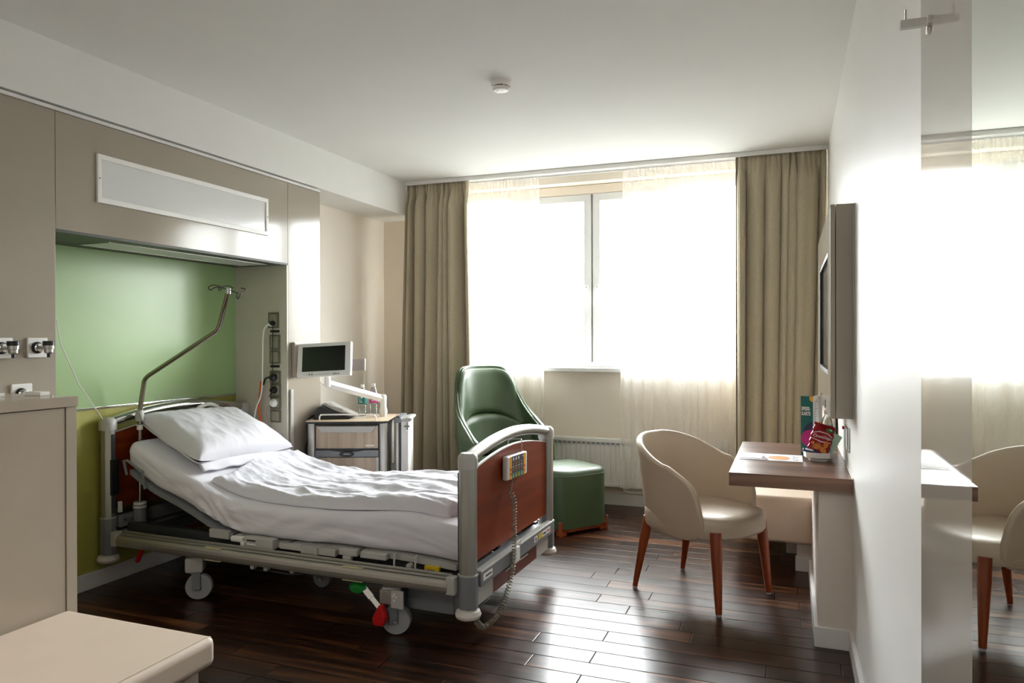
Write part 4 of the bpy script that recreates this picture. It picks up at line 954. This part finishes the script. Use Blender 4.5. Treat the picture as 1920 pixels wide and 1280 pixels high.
cush(.52, lambda s: .44, lambda s: .755 - .12 * (s / .5) ** 2, .010, .052, 'lumbar_cushion')
q = MB(); q.bx(-.26, .26, -.27, .24, .27, .445, .06, 4); q.out('seat_cushion', M_gleath, ac, 60)
q = MB(); q.tube([(x, y, z + .001) for (x, y), z in [(apath(s, ah(s)), ah(s)) for s in np.linspace(-1, 1, 70)]], .006, 8); q.out('rim_piping', M_gleath, ac, 60)
MB().bx(-.2, .2, -.2, .22, .20, .28, .02).out('seat_frame', M_leg, ac)
for x in (-.22, .22):
    for y in (-.18, .24): MB().tube([(x, y, .24), (x * 1.12, y * 1.1, .0)], [.024, .014], 14).out('leg', M_leg, ac)
# ottoman
ot = thing('ottoman', 'square green leather ottoman on low wooden feet beside the footboard', 'ottoman', (-1.508, 5.045, 0), R(54.5))
q = MB(); hw = .222; prof = []
b = bmesh.new()
def oto(u, v):
    a = 2 * PI * u; n = 5.5; c, s = math.cos(a), math.sin(a); r = (abs(c) ** n + abs(s) ** n) ** (-1 / n); k = 1.
    z = .045 + .40 * v
    if v > .9: k = 1 - (1 - math.sqrt(max(0, 1 - ((v - .9) / .1) ** 2))) * .10
    return Vector((hw * r * c * k, hw * r * s * k, z))
V = q.grid(oto, 64, 24, True)
def oto_top(i, t): p = V[-1][i].co; return Vector((p.x * t, p.y * t, .445 + .016 * (1 - t ** 2)))
prev = V[-1]
for t in (.92, .8, .6, .4, .2):
    ring = [q.bm.verts.new(oto_top(i, t)) for i in range(64)]
    for i in range(64): q.bm.faces.new((prev[i], prev[(i + 1) % 64], ring[(i + 1) % 64], ring[i]))
    prev = ring
q.bm.faces.new(prev); q.bm.faces.new(V[0][::-1])
q.out('upholstered_cube', M_gleath, ot, 40)
q = MB(); q.tube([Vector((oto(i / 64, .9).x * 1.001, oto(i / 64, .9).y * 1.001, .405)) for i in range(64)], .004, 6, True); q.out('seam', M_gleath, ot)
for sx_ in (-1, 1):
    for sy_ in (-1, 1):
        q = MB(); q.prism([(sx_ * .150, sy_ * .205), (sx_ * .205, sy_ * .205), (sx_ * .205, sy_ * .150), (sx_ * .150, sy_ * .150)], 0, .05, 'Z', .006)
        q.prism([(sx_ * .195, sy_ * .214), (sx_ * .214, sy_ * .195), (sx_ * .222, sy_ * .222 * .92), (sx_ * .205, sy_ * .222)], .0, .10, 'Z', .003); q.out('foot', M_leg, ot)
MB().bx(-.205, .205, -.205, .205, .02, .05, .004).out('foot_frame', M_leg, ot)
# cream tub chair
tcx = thing('tub_chair', 'cream leather tub chair with tapered reddish wooden legs pulled out from the desk', 'chair', (-.448, 4.005, 0), R(61))
def th_(s):
    a = abs(s)
    return float(np.interp(a, [0, .08, .15, .22, .3, .38, .45, .52, .60, .68, .75, .82, .88, .92, .95, .97, .985, 1.0], [.815, .814, .809, .800, .786, .768, .748, .726, .703, .681, .661, .641, .620, .599, .573, .545, .505, .44]))
def tz0(s): return float(np.interp(abs(s), [0, .8, .93, 1.0], [.355, .345, .36, .40]))
def tpath(s, z):
    k = np.interp(z, [.34, .46, .84], [.86, .95, 1.09]); x, y = upath(s, .268 * k, .275, -.17, .66)
    return x, y * (1 + .0 * k) + .05 * max(0, (z - .40) / .44) * (1 if y > 0 else .3) - .005
sh = shell(tpath, tz0, th_, .05, 101, 22); o = sh.out('backrest_shell', M_cream, tcx, 60); solid(o, .034, 0)
md = o.modifiers.new('soft', 'BEVEL'); md.width = .013; md.segments = 3; md.limit_method = 'ANGLE'; md.angle_limit = R(50)
q = MB(); loop = [(*tpath(s, th_(s)), th_(s)) for s in np.linspace(-1, 1, 90)] + [(*tpath(s, tz0(s)), tz0(s)) for s in np.linspace(1, -1, 90)]
q.tube([Vector(p) * 1 for p in loop], .017, 8, True); q.out('rim_roll', M_cream, tcx, 60)
# seat: rounded front, fits inside the shell
q = MB()
def seat_(u, v):
    a = 2 * PI * u; n = 3.2; c, s = math.cos(a), math.sin(a); r = (abs(c) ** n + abs(s) ** n) ** (-1 / n)
    x = .255 * r * c; y = (.262 if s > 0 else .315) * r * s
    k = [(.90, .352), (.97, .356), (1.0, .372), (1.0, .43), (.985, .448), (.95, .458), (.80, .466), (.5, .470), (.2, .471)][v]
    return Vector((x * k[0], y * k[0], k[1] + (.006 * math.sin(5 * a) * (k[0] > .9) * 0)))
rings = []
for j in range(9): rings.append([q.bm.verts.new(seat_(i / 72, j)) for i in range(72)])
for A, B in zip(rings, rings[1:]):
    for i in range(72): q.bm.faces.new((A[i], A[(i + 1) % 72], B[(i + 1) % 72], B[i]))
q.bm.faces.new(rings[0][::-1]); q.bm.faces.new(rings[-1]); q.out('seat', M_cream, tcx, 50)
for (x, y, fx, fy, r0, r1) in ((-.205, -.235, -.238, -.275, .029, .0165), (.205, -.235, .238, -.262, .029, .0165), (-.185, .20, -.225, .262, .027, .013), (.185, .20, .224, .282, .027, .013)):
    q = MB(); q.tube([(x, y, .395), (x + (fx - x) * .3, y + (fy - y) * .3, .28), (fx, fy, .012)], [r0, r0 * .95, r1], 18); L = q.out('leg', M_leg, tcx)
    MB().lathe([(0, 0), (.012, 0), (.013, .004), (.012, .013), (0, .013)], (fx, fy, 0), 14).out('glide', M_lgrey, L)
# ---------------------------------------------------------------- desk
DX0, DX1, DY0, DY1, DZ0, DZ1 = -.257, XR, 3.427, 4.482, .688, .748
dk = thing('desk', 'walnut desk top cantilevered from the white wall over a stub wall', 'desk', (0, 3.95, 0))
MB().bx(DX0, DX1 - .003, DY0 - 3.95, DY1 - 3.95, DZ0, DZ1, .0015).out('desk_top', M_walnut, dk)
MB().bx(DX1 - .006, DX1 - .0005, DY0 - 3.95 + .004, DY1 - 3.95, DZ0 + .002, DZ1 + .004, .001).out('wall_joint', M_trim, dk)
# padded bench beyond the desk
b2 = thing('padded_bench', 'cream leather padded bench with backrest beyond the desk, below the right curtain', 'bench', (-.02, 4.90, 0))
q = MB(); q.bx(-.305, .272, -.395, .42, .165, .435, .022, 3); q.out('cushion', M_cream2, b2)
q = MB(); q.bx(.205, .268, -.38, .42, .44, .905, .025, 4); q.out('backrest', M_cream2, b2)
MB().bx(.268, .2755, -.37, .42, .44, .90, .002).out('backrest_shadow_strip', M_black, b2)  # black strip stands in for the shadow gap between backrest and wall
MB().bx(.0, .25, .0, .40, 0, .17, .005).out('base', M_beige, b2)
# ---------------------------------------------------------------- television panel
tv = thing('television', 'wall-mounted television set in a taupe lacquered panel above the desk', 'television', (XR, 4.09, 1.465))
yl, yh = 3.38 - 4.09, 4.80 - 4.09; zl, zh = 1.01 - 1.465, 1.92 - 1.465
MB().bx(-.072, -.0005, yl, yh, zl, zh, .002).out('cabinet_body', M_taupe, tv)
MB().bx(-.006, -.0002, yl - .012, yh, zl + .002, zh - .002, .001).out('wall_trim', M_lgrey, tv)
ys0, ys1, zs0, zs1 = 3.60 - 4.09, 4.56 - 4.09, 1.185 - 1.465, 1.745 - 1.465
for (a, b, c, d) in ((yl, yh, zs1, zh), (yl, yh, zl, zs0), (yl, ys0, zs0, zs1), (ys1, yh, zs0, zs1)):
    MB().bx(-.094, -.0745, a, b, c, d, .001).out('front_panel', M_taupe, tv)
sc_ = MB().bx(-.080, -.073, ys0 + .01, ys1 - .01, zs0 + .01, zs1 - .01).out('screen', M_screen, tv)
for (a, b, c, d) in ((ys0, ys1, zs1 - .02, zs1), (ys0, ys1, zs0, zs0 + .02), (ys0, ys0 + .02, zs0 + .02, zs1 - .02), (ys1 - .02, ys1, zs0 + .02, zs1 - .02)):
    MB().bx(-.0925, -.074, a, b, c, d, .001).out('screen_frame', M_black, tv)
for y in (3.86 - 4.09, 4.34 - 4.09): MB().bx(-.0965, -.093, y - .02, y + .02, 1.035 - 1.465 - .02, 1.035 - 1.465 + .02, .002).out('socket_insert', M_black, tv)
# ---------------------------------------------------------------- sockets on the walls
ws = thing('wall_socket', 'double socket with a chrome rim on the white wall above the desk', 'socket', (XR, 3.70, .888), 0)
MB().bx(-.010, 0, -.075, .11, -.055, .055, .003).out('plate', M_chrome, ws)
MB().bx(-.013, -.009, -.065, .005, -.045, .045, .002).out('insert', M_lgrey, ws)
MB().bx(-.013, -.009, .02, .10, -.045, .045, .002).out('insert', M_mgrey, ws)
MB().lathe([(0, 0), (.019, 0), (.019, .014), (.012, .02), (0, .02)], (-.012, .06, .01), 20, 'X', Matrix.Identity(4)).out('plug', M_wplast, ws)
MB().bx(-.022, -.012, .105, .118, .03, .045, .002).out('red_indicator', M_red, ws)
w2 = thing('wall_socket', 'white double wall socket low under the window behind the sheer curtain', 'socket', (-.52, YF, .50), 0)
MB().bx(-.075, .075, -.011, 0, -.04, .04, .003).out('plate', M_wplast, w2)
for x in (-.036, .036): MB().lathe([(.020, -.014), (.026, -.014), (.026, -.008), (.020, -.008)], (x, 0, 0), 20, 'Y').out('socket_ring', M_lgrey, w2)
# ---------------------------------------------------------------- things on the desk
ms = thing('menu_stand', 'folded standing menu card in teal and white on the desk', 'menu card', (.10, 4.10, DZ1))
A, B, C_, D_ = Vector((-.046, -.035, 0)), Vector((.012, -.045, 0)), Vector((.046, .055, 0)), Vector((.060, .048, 0)); Hh = .305
def face_m(P, Q):   # local frame of a card face: x along the face, y up, z outward
    x = (Q - P).normalized(); z = x.cross(Vector((0, 0, 1))); mtx = Matrix((x, Vector((0, 0, 1)), z)).transposed().to_4x4(); mtx.translation = P; return mtx, (Q - P).length
def card(P, Q, m_, nm, th=.0012):
    mx, L = face_m(P, Q); q = MB(); q.bx(0, L, 0, Hh, -th, 0, 0, 1, mx); return q.out(nm, m_, ms), mx, L
c1, m1, L1_ = card(A, B, M_teal, 'teal_cover'); c2, m2_, L2_ = card(B, C_, M_paper, 'white_page'); c3, m3, L3_ = card(C_, D_, M_paper, 'back_page')
def disc(mx, L, cx, cz, r, m_, nm, par, eps=.0006):
    P = []
    for a in np.linspace(0, 2 * PI, 61)[:-1]: P.append((min(max(cx + r * math.cos(a), 0.0005), L - .0005), min(max(cz + r * math.sin(a), .001), Hh - .001)))
    P2 = [P[0]]
    for p in P[1:]:
        if abs(p[0] - P2[-1][0]) + abs(p[1] - P2[-1][1]) > 1e-5: P2.append(p)
    q = MB(); q.prism(P2, eps, eps + .0004, 'Z', 0, mx); return q.out(nm, m_, par)
disc(m1, L1_, .062, .295, .020, M_oran, 'amber_circle', c1); disc(m1, L1_, .075, .115, .062, M_navy, 'navy_circle', c1, .0004); disc(m1, L1_, .046, .088, .044, M_pink, 'magenta_circle', c1, .001)
def put(mx, x, y, eps=.0012): return mx @ Matrix.Translation((x, y, eps))
text('cover_title', 'SPEISE-\nKARTE', .0255, put(m1, .004, .232) @ Matrix.Diagonal((.56, 1, 1, 1)), M_white_ink, c1, bold=.0009); text('cover_footer', 'B', .014, put(m1, .005, .018), M_white_ink, c1, bold=.0006)
for k in range(12): MB().bx(.03, .03 + (.022 if k % 3 else .04), .275 - k * .013 , .277 - k * .013, .0002, .0008, 0, 1, m2_).out('page_mark', M_ink, c2)
disc(m2_, L2_, .12, .09, .022, M_teal, 'teal_circle', c2); disc(m3, L3_, .01, .135, .032, M_oran, 'amber_circle', c3); disc(m3, L3_, .0, .07, .02, M_teal, 'teal_circle', c3)
bottle(Vector((.178, 4.05, DZ1)), 'clear water bottle with a teal label standing on the desk', M_teal, R(8), .238)
# snack bowl
bw = thing('snack_dish', 'white angular dish holding snacks on the desk', 'dish', (.140, 3.905, DZ1), R(14))
def octo(r, z, n=8): return [Vector((r * 1.12 * math.cos(PI / 8 + k * PI / 4) , r * .86 * math.sin(PI / 8 + k * PI / 4), z)) for k in range(n)]
q = MB(); ringz = [(.045, 0.), (.048, .003), (.052, .012), (.069, .018), (.071, .044), (.066, .044), (.063, .020), (.045, .016)]
rs = [[q.bm.verts.new(p) for p in octo(r, z)] for r, z in ringz]
for A_, B_ in zip(rs, rs[1:]):
    for i in range(8): q.bm.faces.new((A_[i], A_[(i + 1) % 8], B_[(i + 1) % 8], B_[i]))
q.bm.faces.new(rs[0][::-1]); q.bm.faces.new(rs[-1]); q.out('bowl', M_wplast, bw, 25)
# crisp packet
def packet(u, v, s):
    a, b = u * 2 - 1, v * 2 - 1; k = (1 - abs(a) ** 3) ** .5 * max(0, (1 - abs(b) ** 4)) ** .7
    w_ = .052 * (1 - .05 * abs(b)); x = w_ * a + .002 * math.sin(30 * v); z = .078 * b
    return Vector((x, s * (.017 * k + .0025 * noise.noise(Vector((x * 60, z * 60, s * 3)))  * k), z + .0012 * math.sin(60 * u) * (abs(b) > .9)))
pk_ = MB(); pk_.grid(lambda u, v: packet(u, v, -1), 34, 40); pk_.grid(lambda u, v: packet(u, v, 1), 34, 40); bmesh.ops.remove_doubles(pk_.bm, verts=pk_.bm.verts[:], dist=.0002)
PKL = (.146, 3.925, DZ1 + .102)
pkt = thing('crisp_packet', 'red foil crisp packet leaning upright in the white dish', 'snack packet', PKL, 0); pkt.rotation_euler = Euler((R(-16), R(17), R(4)))
pkt_o = pk_.out('foil_bag', M_foilred, pkt, 60)
def on_packet(nm, m_, poly, eps=.0012):
    """print following the bulged front of the packet"""
    bmx = bmesh.new(); vs = [bmx.verts.new((p[0], 0, p[1])) for p in poly]; f = bmx.faces.new(vs); bmesh.ops.triangulate(bmx, faces=[f])
    bmesh.ops.subdivide_edges(bmx, edges=bmx.edges[:], cuts=3, use_grid_fill=True)
    for v in bmx.verts:
        u_ = (v.co.x / .052 + 1) / 2; v_ = (v.co.z / .078 + 1) / 2
        v.co.y = packet(min(1, max(0, u_)), min(1, max(0, v_)), -1).y - eps
    q = MB(); q._merge(bmx); return q.out(nm, m_, pkt, 60)
def ell(cx, cz, a, b, rot=0., n=26): return [(cx + a * math.cos(t) * math.cos(rot) - b * math.sin(t) * math.sin(rot), cz + a * math.cos(t) * math.sin(rot) + b * math.sin(t) * math.cos(rot)) for t in np.linspace(0, 2 * PI, n + 1)[:-1]]
on_packet('print_band', M_white_ink, [(-.046, .022), (-.02, .035), (.02, .035), (.046, .022), (.046, .019), (.02, .031), (-.02, .031), (-.046, .019)])
on_packet('print_band', M_white_ink, [(-.046, -.006), (0, -.012), (.046, -.006), (.046, -.009), (0, -.016), (-.046, -.009)])
on_packet('green_print', M_greenp, ell(.026, .052, .018, .010)); on_packet('white_print', M_white_ink, ell(.030, .055, .007, .004), .0018)
for i, (x, z, a) in enumerate(((-.012, -.042, .020), (.026, -.022, .017), (.020, -.052, .018), (-.036, -.030, .009))):
    on_packet('crisp_print', M_chip, ell(x, z, a, a * .7, .5 + i), .0012 + .0003 * i)
tx = text('packet_lettering', 'Crunchips', .021, Matrix.Translation((-.043, 0, .001)) @ Matrix.Rotation(PI / 2, 4, 'X') @ Matrix.Rotation(R(3), 4, 'Z'), M_white_ink, pkt)
for v in tx.data.vertices:
    u_ = (v.co.x / .052 + 1) / 2; v_ = (v.co.z / .078 + 1) / 2; v.co.y = packet(min(1, max(0, u_)), min(1, max(0, v_)), -1).y - .0018 + (0.0003 if v.co.y > 0 else 0)
br_ = thing('chocolate_bar', 'small dark wrapped chocolate bar lying on the rim of the white dish', 'chocolate bar', (.094, 3.885, DZ1 + .050), R(10)); br_.rotation_euler = Euler((R(12), R(8), R(6)))
q = MB(); q.bx(-.033, .033, -.014, .014, -.006, .006, .004); q.bx(-.040, .040, -.013, .013, -.001, .001); q.out('wrapper', M_navy, br_)
MB().bx(-.022, .014, -.0145, .008, .0045, .0068, .001).out('white_print', M_paper, br_); MB().bx(-.014, .008, -.006, .002, .0066, .0072).out('lilac_print', mat('lilac_print', '#8a86c8', .5), br_)
mc = MB(); mc.bx(-.030, .030, -.001, .001, -.052, .052, .0004); mco = tag(mc.out('mint_card', M_mint), 'mint green folded card leaning behind the crisp packet in the dish', 'card')
mco.location = (.192, 3.935, DZ1 + .085); mco.rotation_euler = Euler((R(-14), R(28), R(-12)))
# leaflet and note
lfz = DZ1 + .0008
lf_ = thing('leaflet', 'white leaflet with a pizza picture lying flat on the desk', 'leaflet', (-.09, 3.925, lfz))
MB().bx(-.15, .15, -.11, .105, 0, .0012, 0).out('sheet', M_paper, lf_)
q = MB(); q.prism([(-.15, -.11), (-.03, -.11), (-.005, -.10), (-.03, .0), (-.035, .06), (-.15, .06)], .0013, .0016); q.out('plum_print', M_plum, lf_)
q = MB(); q.prism(ell(.04, -.02, .062, .075), .0017, .0020); q.out('plate_print', M_white_ink, lf_)
q = MB(); q.prism(ell(.04, -.02, .052, .062), .0021, .0024); q.out('pizza_print', mat('pizza_print', '#d88a3a', .6, var=.35, scale=60), lf_)
for i in range(4):
    MB().bx(.105 + .0, .112 + .02 * (i % 2), .045 - .035 * i, .055 - .035 * i, .0013, .0017).out('print_line', M_ink, lf_)
nt_ = tag(MB().bx(-.05, .05, -.085, .085, 0, .0008).out('note', M_paper), 'white printed note lying on the left end of the pizza leaflet', 'note'); nt_.location = (-.175, 3.94, lfz + .0022); nt_.rotation_euler = (0, 0, R(-6))
# ---------------------------------------------------------------- wardrobe door with mirror
XM = .2276
wd_ = thing('wardrobe_door', 'glossy grey wardrobe door with a tall mirror close on the right', 'wardrobe door', (XM, 1.0, 0))
MB().bx(0, .026, 1.129 - 1.0, 1.531 - 1.0, .0, ZC - .002, .001).out('lacquer_panel', M_lacq, wd_)
MB().bx(.0002, .026, -1.78, 1.1289 - 1.0, .0, ZC - .002).out('mirror', M_mirror, wd_)
hkt = thing('coat_hook', 'brushed steel coat hook rod with an upright peg on the glossy wardrobe panel', 'coat hook', (XM, 1.441, 1.899))
q = MB(); q.bx(-.046, -.001, -.0055, .0055, -.0075, .0075, .001); q.out('rod', M_hook, hkt)
q = MB(); q.lathe([(0, .004), (.0028, .004), (.0028, .026), (0, .027)], (-.038, 0, 0), 14); q.out('peg', M_hook, hkt)
q = MB(); q.lathe([(0, -.004), (.011, -.004), (.011, 0), (0, 0)], (0, 0, .0), 22, 'X'); q.out('rosette', M_hook, hkt)
q = MB(); q.lathe([(0, -.022), (.003, -.022), (.003, -.006), (0, -.006)], (-.004, 0, 0), 12); q.out('lower_pin', M_hook, hkt)
# ---------------------------------------------------------------- smoke detector
sd = thing('smoke_detector', 'round white smoke detector on the ceiling', 'smoke detector', (-1.43, 3.60, ZC))
MB().lathe([(0, 0), (.056, 0), (.056, -.008), (.053, -.012), (.050, -.028), (0, -.028)], n=40).out('base', M_wplast, sd)
MB().lathe([(0, -.026), (.040, -.026), (.040, -.036), (0, -.036)], n=40).out('smoke_inlet', M_black, sd)
MB().lathe([(0, -.033), (.046, -.033), (.046, -.040), (.038, -.050), (.02, -.053), (0, -.053)], n=40).out('cover', M_wplast, sd)
for k in range(5): MB().bx(.038, .049, -.004, .004, -.036, -.027, .001, 2, Matrix.Rotation(2 * PI * k / 5 + .4, 4, 'Z')).out('cover_rib', M_wplast, sd)
MB().lathe([(0, -.054), (.003, -.054), (.003, -.051), (0, -.051)], (-.012, -.02, 0), 10).out('indicator', M_mgrey, sd)
# ---------------------------------------------------------------- assumed entrance ceiling lamp, lit, added unseen behind the camera for fill light
cl_ = thing('assumed_ceiling_lamp', 'assumed round opal ceiling lamp, added out of view in the entrance part of the room', 'ceiling lamp', (-1.45, -.25, ZC))
MB().lathe([(0, 0), (.19, 0), (.19, -.03), (.18, -.034), (0, -.034)], n=40).out('base', M_wplast, cl_)
ML = bpy.data.materials.new('assumed_lamp_opal'); ML.use_nodes = True; b_ = ML.node_tree.nodes['Principled BSDF']
b_.inputs['Base Color'].default_value = lin('#f4f1ea'); b_.inputs['Emission Color'].default_value = (1, .93, .84, 1); b_.inputs['Emission Strength'].default_value = ASSUMED_LAMP
MB().lathe([(0, -.028), (.17, -.034), (.175, -.06), (.15, -.09), (.09, -.105), (0, -.108)], n=40).out('assumed_lamp_shade', ML, cl_)
